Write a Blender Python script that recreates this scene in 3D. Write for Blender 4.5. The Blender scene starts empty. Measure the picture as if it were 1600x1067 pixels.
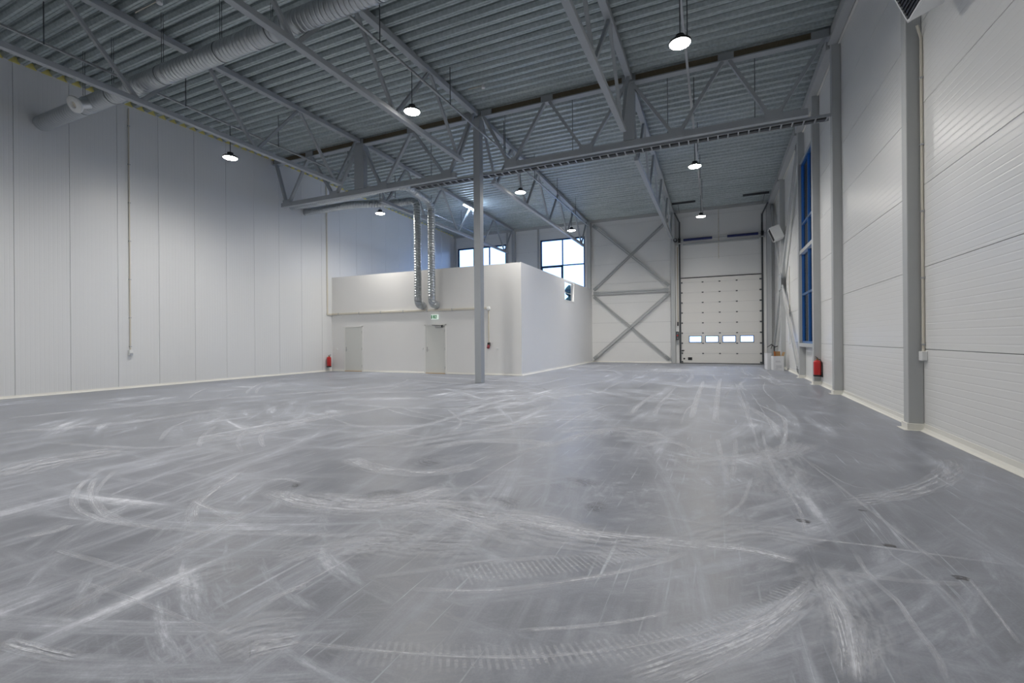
import bpy, bmesh, math, random
from mathutils import Vector, Matrix
random.seed(7)
SC = bpy.context.scene
COL = SC.collection
PI = math.pi

# ------------------------------------------------------------------ materials
def new_mat(name):
    m = bpy.data.materials.new(name); m.use_nodes = True
    nt = m.node_tree
    b = nt.nodes.get('Principled BSDF')
    return m, nt, b

def N(nt, t, **kw):
    n = nt.nodes.new(t)
    for k, v in kw.items():
        setattr(n, k, v)
    return n

def setin(n, **kw):
    for k, v in kw.items():
        n.inputs[k.replace('_', ' ')].default_value = v

def simple(name, col, rough=0.5, metal=0.0, noise=0.0, nscale=8.0, spec=0.5, bump=0.0, bscale=200.0):
    m, nt, b = new_mat(name)
    c = (*col, 1)
    b.inputs['Base Color'].default_value = c
    b.inputs['Roughness'].default_value = rough
    b.inputs['Metallic'].default_value = metal
    b.inputs['Specular IOR Level'].default_value = spec
    tc = N(nt, 'ShaderNodeTexCoord')
    if noise > 0:
        nz = N(nt, 'ShaderNodeTexNoise'); setin(nz, Scale=nscale, Detail=5.0, Roughness=0.6)
        nt.links.new(tc.outputs['Object'], nz.inputs['Vector'])
        mx = N(nt, 'ShaderNodeMix', data_type='RGBA')
        mx.inputs['A'].default_value = (*[max(0, x * (1 - noise)) for x in col], 1)
        mx.inputs['B'].default_value = (*[min(1, x * (1 + noise)) for x in col], 1)
        nt.links.new(nz.outputs['Fac'], mx.inputs['Factor'])
        nt.links.new(mx.outputs['Result'], b.inputs['Base Color'])
    if bump > 0:
        nz2 = N(nt, 'ShaderNodeTexNoise'); setin(nz2, Scale=bscale, Detail=3.0)
        nt.links.new(tc.outputs['Object'], nz2.inputs['Vector'])
        bp = N(nt, 'ShaderNodeBump'); setin(bp, Strength=bump, Distance=0.002)
        nt.links.new(nz2.outputs['Fac'], bp.inputs['Height'])
        nt.links.new(bp.outputs['Normal'], b.inputs['Normal'])
    return m

def M(nt, op, a, b=None, c=None, clamp=False):
    n = N(nt, 'ShaderNodeMath', operation=op); n.use_clamp = clamp
    for i, v in enumerate((a, b, c)):
        if v is None: continue
        if isinstance(v, (int, float)): n.inputs[i].default_value = v
        else: nt.links.new(v, n.inputs[i])
    return n.outputs[0]

def ribbed(name, col, axis, period=0.1, groove=0.12, rough=0.34, dist=0.0016, spec=0.5):
    """painted sheet-metal sandwich panel: fine roll-formed grooves across one axis"""
    m, nt, b = new_mat(name)
    b.inputs['Roughness'].default_value = rough
    b.inputs['Specular IOR Level'].default_value = spec
    tc = N(nt, 'ShaderNodeTexCoord')
    sp = N(nt, 'ShaderNodeSeparateXYZ'); nt.links.new(tc.outputs['Object'], sp.inputs[0])
    x = M(nt, 'DIVIDE', sp.outputs['XYZ'.index(axis)], period)
    fr = M(nt, 'FRACT', x)
    d = M(nt, 'ABSOLUTE', M(nt, 'SUBTRACT', fr, 0.5))
    g = N(nt, 'ShaderNodeMapRange'); g.interpolation_type = 'SMOOTHSTEP'
    nt.links.new(d, g.inputs['Value']); setin(g, From_Min=0.0, From_Max=groove)
    bp = N(nt, 'ShaderNodeBump'); setin(bp, Strength=1.0, Distance=dist)
    nt.links.new(g.outputs['Result'], bp.inputs['Height'])
    nt.links.new(bp.outputs['Normal'], b.inputs['Normal'])
    nz = N(nt, 'ShaderNodeTexNoise'); setin(nz, Scale=0.7, Detail=3.0)
    nt.links.new(tc.outputs['Object'], nz.inputs['Vector'])
    mx = N(nt, 'ShaderNodeMix', data_type='RGBA')
    mx.inputs['A'].default_value = (*[x * 0.975 for x in col], 1)
    mx.inputs['B'].default_value = (*col, 1)
    nt.links.new(nz.outputs['Fac'], mx.inputs['Factor'])
    nt.links.new(mx.outputs['Result'], b.inputs['Base Color'])
    return m

def emit(name, col, strength):
    m, nt, b = new_mat(name)
    nt.nodes.remove(b)
    e = N(nt, 'ShaderNodeEmission'); e.inputs['Color'].default_value = (*col, 1); e.inputs['Strength'].default_value = strength
    nt.links.new(e.outputs[0], nt.nodes['Material Output'].inputs['Surface'])
    return m

def glass_mat():
    m, nt, b = new_mat('window_glass')
    nt.nodes.remove(b)
    tr = N(nt, 'ShaderNodeBsdfTransparent'); tr.inputs['Color'].default_value = (0.97, 0.985, 0.99, 1)
    gl = N(nt, 'ShaderNodeBsdfGlossy'); gl.inputs['Roughness'].default_value = 0.02
    fr = N(nt, 'ShaderNodeFresnel'); fr.inputs['IOR'].default_value = 1.45
    mx = N(nt, 'ShaderNodeMixShader')
    nt.links.new(fr.outputs[0], mx.inputs[0]); nt.links.new(tr.outputs[0], mx.inputs[1]); nt.links.new(gl.outputs[0], mx.inputs[2])
    nt.links.new(mx.outputs[0], nt.nodes['Material Output'].inputs['Surface'])
    return m

def deck_mat():
    m, nt, b = new_mat('galvanised_deck')
    tc = N(nt, 'ShaderNodeTexCoord')
    mp = N(nt, 'ShaderNodeMapping'); mp.inputs['Scale'].default_value = (0.25, 6.0, 1)
    nt.links.new(tc.outputs['Object'], mp.inputs['Vector'])
    nz = N(nt, 'ShaderNodeTexNoise'); setin(nz, Scale=1.6, Detail=6.0, Roughness=0.65)
    nt.links.new(mp.outputs[0], nz.inputs['Vector'])
    v = N(nt, 'ShaderNodeTexVoronoi'); setin(v, Scale=14.0)
    nt.links.new(tc.outputs['Object'], v.inputs['Vector'])
    f = M(nt, 'ADD', M(nt, 'MULTIPLY', nz.outputs['Fac'], 0.8), M(nt, 'MULTIPLY', v.outputs['Distance'], 0.25))
    cr = N(nt, 'ShaderNodeValToRGB')
    cr.color_ramp.elements[0].position = 0.3; cr.color_ramp.elements[0].color = DECK0
    cr.color_ramp.elements[1].position = 0.75; cr.color_ramp.elements[1].color = DECK1
    nt.links.new(f, cr.inputs[0]); nt.links.new(cr.outputs[0], b.inputs['Base Color'])
    b.inputs['Metallic'].default_value = 0.35; b.inputs['Roughness'].default_value = 0.45
    return m
DECK0 = (0.29, 0.335, 0.345, 1); DECK1 = (0.54, 0.60, 0.615, 1)

def duct_mat(name='galvanised_spiral_duct'):
    m, nt, b = new_mat(name)
    b.inputs['Base Color'].default_value = (0.52, 0.55, 0.57, 1)
    b.inputs['Metallic'].default_value = 0.85; b.inputs['Roughness'].default_value = 0.33
    uv = N(nt, 'ShaderNodeUVMap'); uv.uv_map = 'UVMap'
    sp = N(nt, 'ShaderNodeSeparateXYZ'); nt.links.new(uv.outputs[0], sp.inputs[0])
    # helical seam: metres along the pipe plus one pitch per turn
    h = M(nt, 'FRACT', M(nt, 'ADD', M(nt, 'DIVIDE', sp.outputs[0], 0.11), sp.outputs[1]))
    d = M(nt, 'ABSOLUTE', M(nt, 'SUBTRACT', h, 0.5))
    g = N(nt, 'ShaderNodeMapRange'); g.interpolation_type = 'SMOOTHSTEP'
    nt.links.new(d, g.inputs['Value']); setin(g, From_Min=0.0, From_Max=0.22)
    bp = N(nt, 'ShaderNodeBump'); setin(bp, Strength=1.0, Distance=0.022)
    nt.links.new(g.outputs['Result'], bp.inputs['Height']); nt.links.new(bp.outputs['Normal'], b.inputs['Normal'])
    return m

def floor_mat():
    m, nt, b = new_mat('dusty_concrete')
    tc = N(nt, 'ShaderNodeTexCoord')
    P = tc.outputs['Object']
    def noise(scale, detail=6.0, rough=0.6, map_scale=None, rot=0.0, dist=0.0):
        src = P
        if map_scale:
            mp = N(nt, 'ShaderNodeMapping'); mp.inputs['Scale'].default_value = map_scale; mp.inputs['Rotation'].default_value = (0, 0, rot)
            nt.links.new(P, mp.inputs['Vector']); src = mp.outputs[0]
        nz = N(nt, 'ShaderNodeTexNoise'); setin(nz, Scale=scale, Detail=detail, Roughness=rough, Distortion=dist)
        nt.links.new(src, nz.inputs['Vector'])
        return nz.outputs['Fac']
    def ramp(f, lo, hi):
        g = N(nt, 'ShaderNodeMapRange'); g.interpolation_type = 'SMOOTHSTEP'
        nt.links.new(f, g.inputs['Value']); setin(g, From_Min=lo, From_Max=hi)
        return g.outputs['Result']
    def sweeps(cx, cy, rs, scale, lo, hi, dist=0.02):
        """dust swept in arcs round one centre: noise stretched along the circle"""
        sub = N(nt, 'ShaderNodeVectorMath', operation='SUBTRACT'); nt.links.new(P, sub.inputs[0]); sub.inputs[1].default_value = (cx, cy, 0)
        ln = N(nt, 'ShaderNodeVectorMath', operation='LENGTH'); nt.links.new(sub.outputs[0], ln.inputs[0])
        s2 = N(nt, 'ShaderNodeSeparateXYZ'); nt.links.new(sub.outputs[0], s2.inputs[0])
        at = M(nt, 'ARCTAN2', s2.outputs[1], s2.outputs[0])
        cb = N(nt, 'ShaderNodeCombineXYZ')
        nt.links.new(M(nt, 'MULTIPLY', ln.outputs['Value'], rs), cb.inputs[0]); nt.links.new(M(nt, 'MULTIPLY', at, 1.6), cb.inputs[1])
        nz = N(nt, 'ShaderNodeTexNoise'); setin(nz, Scale=scale, Detail=7.0, Roughness=0.68, Distortion=dist)
        nt.links.new(cb.outputs[0], nz.inputs['Vector'])
        return ramp(nz.outputs['Fac'], lo, hi)
    big = noise(0.32, 4.0, 0.55)
    mid = noise(1.4, 7.0, 0.65, dist=0.6)
    fine = noise(14.0, 6.0, 0.7)
    grain = noise(90.0, 3.0, 0.6)
    sw1 = sweeps(-1.2, 4.6, 3.2, 1.4, 0.47, 0.72)
    sw2 = sweeps(-6.0, 9.5, 2.6, 1.2, 0.46, 0.72)
    sw3 = sweeps(-14.0, 1.0, 2.6, 1.1, 0.47, 0.75)
    ys = ramp(noise(1.0, 7.0, 0.65, (3.2, 0.28, 1), 0.06), 0.46, 0.74)
    xs = ramp(noise(1.0, 7.0, 0.65, (0.30, 2.6, 1), 0.10), 0.50, 0.78)
    patch = ramp(big, 0.38, 0.66)
    # dust = sum of streaks, thicker where the large patches are
    d = M(nt, 'MAXIMUM', M(nt, 'MULTIPLY', sw1, 0.72), M(nt, 'MULTIPLY', sw2, 0.70))
    d = M(nt, 'MAXIMUM', d, M(nt, 'MULTIPLY', sw3, 0.75))
    d = M(nt, 'MAXIMUM', d, M(nt, 'MULTIPLY', ys, 0.75))
    d = M(nt, 'MAXIMUM', d, M(nt, 'MULTIPLY', xs, 0.45))
    d = M(nt, 'MULTIPLY', d, M(nt, 'ADD', 0.30, M(nt, 'MULTIPLY', patch, 0.85)))
    d = M(nt, 'ADD', d, M(nt, 'MULTIPLY', ramp(mid, 0.45, 0.8), 0.30))
    # thin drag scratches in a few directions
    for rt, sx, lo in ((0.55, 26, .60), (-0.9, 30, .62), (1.35, 24, .61), (0.05, 34, .63)):
        sc_ = ramp(noise(1.0, 4.0, 0.55, (sx, 0.7, 1), rt), lo, lo + .09)
        d = M(nt, 'MAXIMUM', d, M(nt, 'MULTIPLY', sc_, M(nt, 'MULTIPLY', ramp(noise(0.5, 3.0, 0.5, (1, 1, 1), rt * 3), .42, .62), 0.55)))
    d = M(nt, 'MULTIPLY', d, M(nt, 'ADD', 0.42, M(nt, 'MULTIPLY', fine, 1.15)), clamp=True)
    cr = N(nt, 'ShaderNodeValToRGB')
    e = cr.color_ramp.elements
    e[0].position = 0.0; e[0].color = FL0
    e[1].position = 1.0; e[1].color = FL2
    k = cr.color_ramp.elements.new(0.45); k.color = FL1
    nt.links.new(d, cr.inputs[0])
    # bare concrete tone variation + grain
    tone = M(nt, 'ADD', 0.61, M(nt, 'ADD', M(nt, 'MULTIPLY', noise(0.55, 5.0, 0.6, dist=0.4), 0.40), M(nt, 'MULTIPLY', grain, 0.34)))
    mx = N(nt, 'ShaderNodeMix', data_type='RGBA', blend_type='MULTIPLY'); mx.inputs['Factor'].default_value = 1.0
    nt.links.new(cr.outputs[0], mx.inputs['A']); nt.links.new(tone, mx.inputs['B'])
    nt.links.new(mx.outputs['Result'], b.inputs['Base Color'])
    ro = N(nt, 'ShaderNodeMapRange'); nt.links.new(d, ro.inputs['Value']); setin(ro, From_Min=0.0, From_Max=0.8, To_Min=0.34, To_Max=0.75)
    nt.links.new(ro.outputs['Result'], b.inputs['Roughness'])
    b.inputs['Specular IOR Level'].default_value = 0.45
    bp = N(nt, 'ShaderNodeBump'); setin(bp, Strength=0.25, Distance=0.004)
    nt.links.new(fine, bp.inputs['Height']); nt.links.new(bp.outputs['Normal'], b.inputs['Normal'])
    return m
FL0 = (0.180, 0.193, 0.226, 1); FL1 = (0.355, 0.38, 0.437, 1); FL2 = (0.78, 0.81, 0.88, 1)

def dust_mat(name, col):
    """loose dust lying on the slab: covers it by amount 'amt', thinning to the ribbon's edges"""
    m, nt, b = new_mat(name)
    b.inputs['Base Color'].default_value = (*col, 1); b.inputs['Roughness'].default_value = 0.8
    uv = N(nt, 'ShaderNodeUVMap'); uv.uv_map = 'UVMap'
    sp = N(nt, 'ShaderNodeSeparateXYZ'); nt.links.new(uv.outputs[0], sp.inputs[0])
    amt = N(nt, 'ShaderNodeAttribute'); amt.attribute_name = 'amt'
    lad = N(nt, 'ShaderNodeAttribute'); lad.attribute_name = 'lad'
    edge = M(nt, 'SUBTRACT', 1.0, M(nt, 'POWER', M(nt, 'ABSOLUTE', sp.outputs[1]), 2.0), clamp=True)
    tc = N(nt, 'ShaderNodeTexCoord')
    cb = N(nt, 'ShaderNodeCombineXYZ')
    nt.links.new(M(nt, 'MULTIPLY', sp.outputs[0], 1.5), cb.inputs[0]); nt.links.new(M(nt, 'MULTIPLY', sp.outputs[1], 2.5), cb.inputs[1])
    off = N(nt, 'ShaderNodeAttribute'); off.attribute_name = 'seed'
    nt.links.new(off.outputs['Fac'], cb.inputs[2])
    nz = N(nt, 'ShaderNodeTexNoise'); setin(nz, Scale=2.2, Detail=7.0, Roughness=0.7)
    nt.links.new(cb.outputs[0], nz.inputs['Vector'])
    n2 = N(nt, 'ShaderNodeTexNoise'); setin(n2, Scale=25.0, Detail=5.0, Roughness=0.7)
    nt.links.new(tc.outputs['Object'], n2.inputs['Vector'])
    g = N(nt, 'ShaderNodeMapRange'); g.interpolation_type = 'SMOOTHSTEP'
    nt.links.new(M(nt, 'ADD', M(nt, 'MULTIPLY', nz.outputs['Fac'], 0.7), M(nt, 'MULTIPLY', n2.outputs['Fac'], 0.3)), g.inputs['Value'])
    setin(g, From_Min=0.40, From_Max=0.62)
    # tyre lugs: bars across the ribbon
    bars = M(nt, 'GREATER_THAN', M(nt, 'FRACT', M(nt, 'ADD', M(nt, 'DIVIDE', sp.outputs[0], 0.036), M(nt, 'MULTIPLY', sp.outputs[1], 0.5))), 0.55)
    lm = M(nt, 'SUBTRACT', 1.0, M(nt, 'MULTIPLY', lad.outputs['Fac'], M(nt, 'SUBTRACT', 1.0, bars)))
    a = M(nt, 'MULTIPLY', M(nt, 'MULTIPLY', edge, g.outputs['Result']), M(nt, 'MULTIPLY', amt.outputs['Fac'], lm), clamp=True)
    nt.links.new(a, b.inputs['Alpha'])
    return m

MAT = {}
def setup_materials():
    MAT.update(
        wallv=ribbed('white_wall_panel_vertical', (0.74, 0.755, 0.765), 'Y', 0.095, 0.16, 0.36, 0.0011),
        wallh=ribbed('white_wall_panel_horizontal', (0.76, 0.765, 0.76), 'Z', 0.098, 0.14, 0.33, 0.0016),
        joint=simple('panel_joint_sealant', (0.30, 0.31, 0.32), 0.7, noise=0.1),
        office=simple('white_painted_board', (0.80, 0.80, 0.79), 0.6, noise=0.015, nscale=1.5),
        steel=simple('grey_painted_steel', (0.37, 0.395, 0.42), 0.6, noise=0.04, nscale=5),
        rsteel=simple('grey_painted_column_steel', (0.45, 0.465, 0.47), 0.55, noise=0.03, nscale=4),
        timber=simple('raw_timber', (0.15, 0.122, 0.08), 0.8, noise=0.25, nscale=14),
        rod=simple('dark_steel_rod', (0.10, 0.11, 0.12), 0.5, metal=0.4, noise=0.1),
        galv=simple('galvanised_strip', (0.45, 0.47, 0.49), 0.4, metal=0.6, noise=0.12, nscale=20),
        deck=deck_mat(), duct=duct_mat(),
        ductend=simple('plain_galvanised_sheet', (0.55, 0.57, 0.59), 0.3, metal=0.85, noise=0.08, nscale=9),
        floor=floor_mat(),
        dust=dust_mat('pale_cement_dust', (0.74, 0.765, 0.83)),
        scuff=dust_mat('dark_scuff', (0.13, 0.13, 0.14)),
        cream=simple('cream_cove_skirting', (0.74, 0.735, 0.69), 0.5, noise=0.03),
        white=simple('white_plastic', (0.78, 0.79, 0.79), 0.4, noise=0.02),
        conduit=simple('cream_plastic_conduit', (0.66, 0.625, 0.54), 0.5, noise=0.05),
        black=simple('black_plastic', (0.018, 0.019, 0.022), 0.45, noise=0.2),
        grille=simple('black_louvre', (0.012, 0.014, 0.02), 0.5, noise=0.2),
        darkred=simple('dark_red_plastic', (0.22, 0.02, 0.03), 0.4, noise=0.1),
        red=simple('red_enamel', (0.50, 0.022, 0.022), 0.28, noise=0.05),
        blue=simple('blue_spring_steel', (0.035, 0.045, 0.16), 0.4, metal=0.3, noise=0.1),
        navy=simple('navy_aluminium', (0.012, 0.055, 0.14), 0.4, noise=0.1),
        bluefrm=simple('blue_aluminium', (0.02, 0.10, 0.25), 0.35, noise=0.08),
        glass=glass_mat(),
        lens=emit('lamp_lens', (1.0, 0.96, 0.88), LAMP),
        tube=emit('fluorescent_tube', (0.70, 0.88, 1.15), 90),
        yellow=simple('yellow_mineral_wool', (0.80, 0.72, 0.26), 0.95, noise=0.15, nscale=25, bump=0.5, bscale=80),
        door=simple('pale_grey_door', (0.66, 0.67, 0.64), 0.5, noise=0.015),
        frame=simple('door_frame_white', (0.80, 0.80, 0.78), 0.45, noise=0.02),
        wood=simple('oak_threshold', (0.50, 0.36, 0.20), 0.6, noise=0.15, nscale=20),
        section=ribbed('white_door_section', (0.74, 0.735, 0.71), 'Z', 0.11, 0.10, 0.42, 0.001),
        chrome=simple('brushed_steel', (0.45, 0.45, 0.45), 0.3, metal=0.9, noise=0.05),
        card=simple('brown_cardboard', (0.36, 0.23, 0.11), 0.8, noise=0.1, nscale=12),
        cardw=simple('white_printed_carton', (0.70, 0.71, 0.73), 0.6, noise=0.03),
        ink=simple('grey_print', (0.36, 0.36, 0.40), 0.7, noise=0.1),
        green=emit('lit_green_sign', (0.0, 0.30, 0.08), 0.4),
        signw=emit('lit_white_sign', (0.85, 0.98, 0.9), 0.75),
        orange=simple('orange_brown_plastic', (0.42, 0.13, 0.03), 0.5, noise=0.1),
        brass=simple('dull_brass', (0.40, 0.28, 0.10), 0.4, metal=0.6, noise=0.1),
        annex=simple('added_wall_blue', (0.03, 0.17, 0.42), 0.6, noise=0.08, nscale=1.0),
        hedge=simple('dark_leaves', (0.02, 0.035, 0.02), 0.9, noise=0.4, nscale=3),
        ground=simple('snowy_ground', (0.45, 0.48, 0.52), 0.9, noise=0.1, nscale=0.5),
        bark=simple('bark', (0.05, 0.035, 0.025), 0.9, noise=0.3),
    )
LAMP = 135; SPOT = 960
SKY_LOW = (1.3, 2.05, 3.8); SKY_HIGH = (1.2, 2.3, 5.0)

# ------------------------------------------------------------------ mesh builder
class MB:
    def __init__(s):
        s.v = []; s.f = []; s.sm = []; s.uv = {}
    def add(s, vs, fs, smooth=False):
        o = len(s.v); s.v += [tuple(p) for p in vs]
        for f in fs:
            s.f.append(tuple(o + i for i in f)); s.sm.append(smooth)
        return o
    def box(s, x0, x1, y0, y1, z0, z1):
        if x0 > x1: x0, x1 = x1, x0
        if y0 > y1: y0, y1 = y1, y0
        if z0 > z1: z0, z1 = z1, z0
        s.add([(x0, y0, z0), (x1, y0, z0), (x1, y1, z0), (x0, y1, z0), (x0, y0, z1), (x1, y0, z1), (x1, y1, z1), (x0, y1, z1)],
              [(0, 3, 2, 1), (4, 5, 6, 7), (0, 1, 5, 4), (1, 2, 6, 5), (2, 3, 7, 6), (3, 0, 4, 7)])
        return s
    def bar(s, p0, p1, w, h, side=None):
        """rectangular bar from p0 to p1; w along the side vector, h across it"""
        p0 = Vector(p0); p1 = Vector(p1); d = (p1 - p0).normalized()
        sd = Vector(side) if side else (Vector((0, 0, 1)).cross(d) if abs(d.z) < 0.99 else Vector((1, 0, 0)))
        sd = (sd - d * sd.dot(d)).normalized(); up = d.cross(sd).normalized()
        vs = []
        for p in (p0, p1):
            for a, b in ((-1, -1), (1, -1), (1, 1), (-1, 1)):
                vs.append(p + sd * (a * w / 2) + up * (b * h / 2))
        s.add(vs, [(0, 3, 2, 1), (4, 5, 6, 7), (0, 1, 5, 4), (1, 2, 6, 5), (2, 3, 7, 6), (3, 0, 4, 7)])
        return s
    def tube(s, pts, r, n=12, cap=True, uv=False):
        pts = [Vector(p) for p in pts]
        d0 = (pts[1] - pts[0]).normalized()
        a = d0.orthogonal().normalized()
        base = len(s.v); L = 0
        rad = r if isinstance(r, (list, tuple)) else [r] * len(pts)
        for i, p in enumerate(pts):
            if i == 0: d = d0
            elif i == len(pts) - 1: d = (pts[-1] - pts[-2]).normalized()
            else: d = ((pts[i + 1] - p).normalized() + (p - pts[i - 1]).normalized()).normalized()
            if i: L += (p - pts[i - 1]).length
            a = (a - d * a.dot(d)).normalized(); b = d.cross(a)
            k = 1.0
            if 0 < i < len(pts) - 1:
                c = (pts[i + 1] - p).normalized().dot((p - pts[i - 1]).normalized())
                k = 1.0
            for j in range(n):
                t = 2 * PI * j / n
                s.v.append(tuple(p + (a * math.cos(t) + b * math.sin(t)) * rad[i] * k))
                s.uv[len(s.v) - 1] = (L, j / n)
        for i in range(len(pts) - 1):
            for j in range(n):
                j2 = (j + 1) % n
                s.f.append((base + i * n + j, base + i * n + j2, base + (i + 1) * n + j2, base + (i + 1) * n + j)); s.sm.append(True)
        if cap:
            s.f.append(tuple(base + j for j in reversed(range(n)))); s.sm.append(False)
            e = base + (len(pts) - 1) * n
            s.f.append(tuple(e + j for j in range(n))); s.sm.append(False)
        return s
    def lathe(s, prof, c, axis=(0, 0, 1), n=24):
        """profile of (radius, height) turned round an axis through c"""
        ax = Vector(axis).normalized(); a = ax.orthogonal().normalized(); b = ax.cross(a); c = Vector(c)
        base = len(s.v)
        for r, h in prof:
            for j in range(n):
                t = 2 * PI * j / n
                s.v.append(tuple(c + ax * h + (a * math.cos(t) + b * math.sin(t)) * max(r, 1e-4)))
        for i in range(len(prof) - 1):
            for j in range(n):
                j2 = (j + 1) % n
                s.f.append((base + i * n + j, base + i * n + j2, base + (i + 1) * n + j2, base + (i + 1) * n + j)); s.sm.append(True)
        s.f.append(tuple(base + j for j in reversed(range(n)))); s.sm.append(False)
        e = base + (len(prof) - 1) * n
        s.f.append(tuple(e + j for j in range(n))); s.sm.append(False)
        return s
    def prism(s, poly, p, q, u, v):
        """polygon (a,b) in axes u,v extruded from p to q"""
        p = Vector(p); q = Vector(q); u = Vector(u); v = Vector(v); n = len(poly)
        vs = [p + u * a + v * b for a, b in poly] + [q + u * a + v * b for a, b in poly]
        fs = [tuple(reversed(range(n))), tuple(range(n, 2 * n))]
        for i in range(n):
            j = (i + 1) % n; fs.append((i, j, n + j, n + i))
        s.add(vs, fs)
        return s
    def xform(s, mat):
        s.v = [tuple(mat @ Vector(p)) for p in s.v]; return s
    def build(s, name, mat, parent=None, bevel=0.0, loc=None, autosm=40):
        me = bpy.data.meshes.new(name)
        org = Vector((0, 0, 0))
        vs = s.v
        if loc is not None:
            org = Vector(loc); vs = [tuple(Vector(p) - org) for p in s.v]
        me.from_pydata(vs, [], s.f)
        me.polygons.foreach_set('use_smooth', s.sm)
        if s.uv:
            ul = me.uv_layers.new(name='UVMap')
            for poly in me.polygons:
                js = [s.uv.get(me.loops[l].vertex_index, (0, 0)) for l in poly.loop_indices]
                wrap = max(j[1] for j in js) - min(j[1] for j in js) > 0.5
                for l, j in zip(poly.loop_indices, js):
                    ul.data[l].uv = (j[0], j[1] + 1 if wrap and j[1] < 0.5 else j[1])
        bm = bmesh.new(); bm.from_mesh(me); bmesh.ops.recalc_face_normals(bm, faces=bm.faces); bm.to_mesh(me); bm.free()
        if any(s.sm):
            try: me.set_sharp_from_angle(angle=math.radians(autosm))
            except Exception: pass
        me.materials.append(mat)
        o = bpy.data.objects.new(name, me); COL.objects.link(o)
        if parent is not None:
            o.parent = parent
            pw = Vector(parent['_org']) if '_org' in parent.keys() else Vector((0, 0, 0))
            o.location = org - pw
        else:
            o.location = org
        o['_org'] = tuple(org)
        if bevel > 0:
            b = o.modifiers.new('edge', 'BEVEL'); b.width = bevel; b.segments = 2; b.limit_method = 'ANGLE'
        return o

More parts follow.
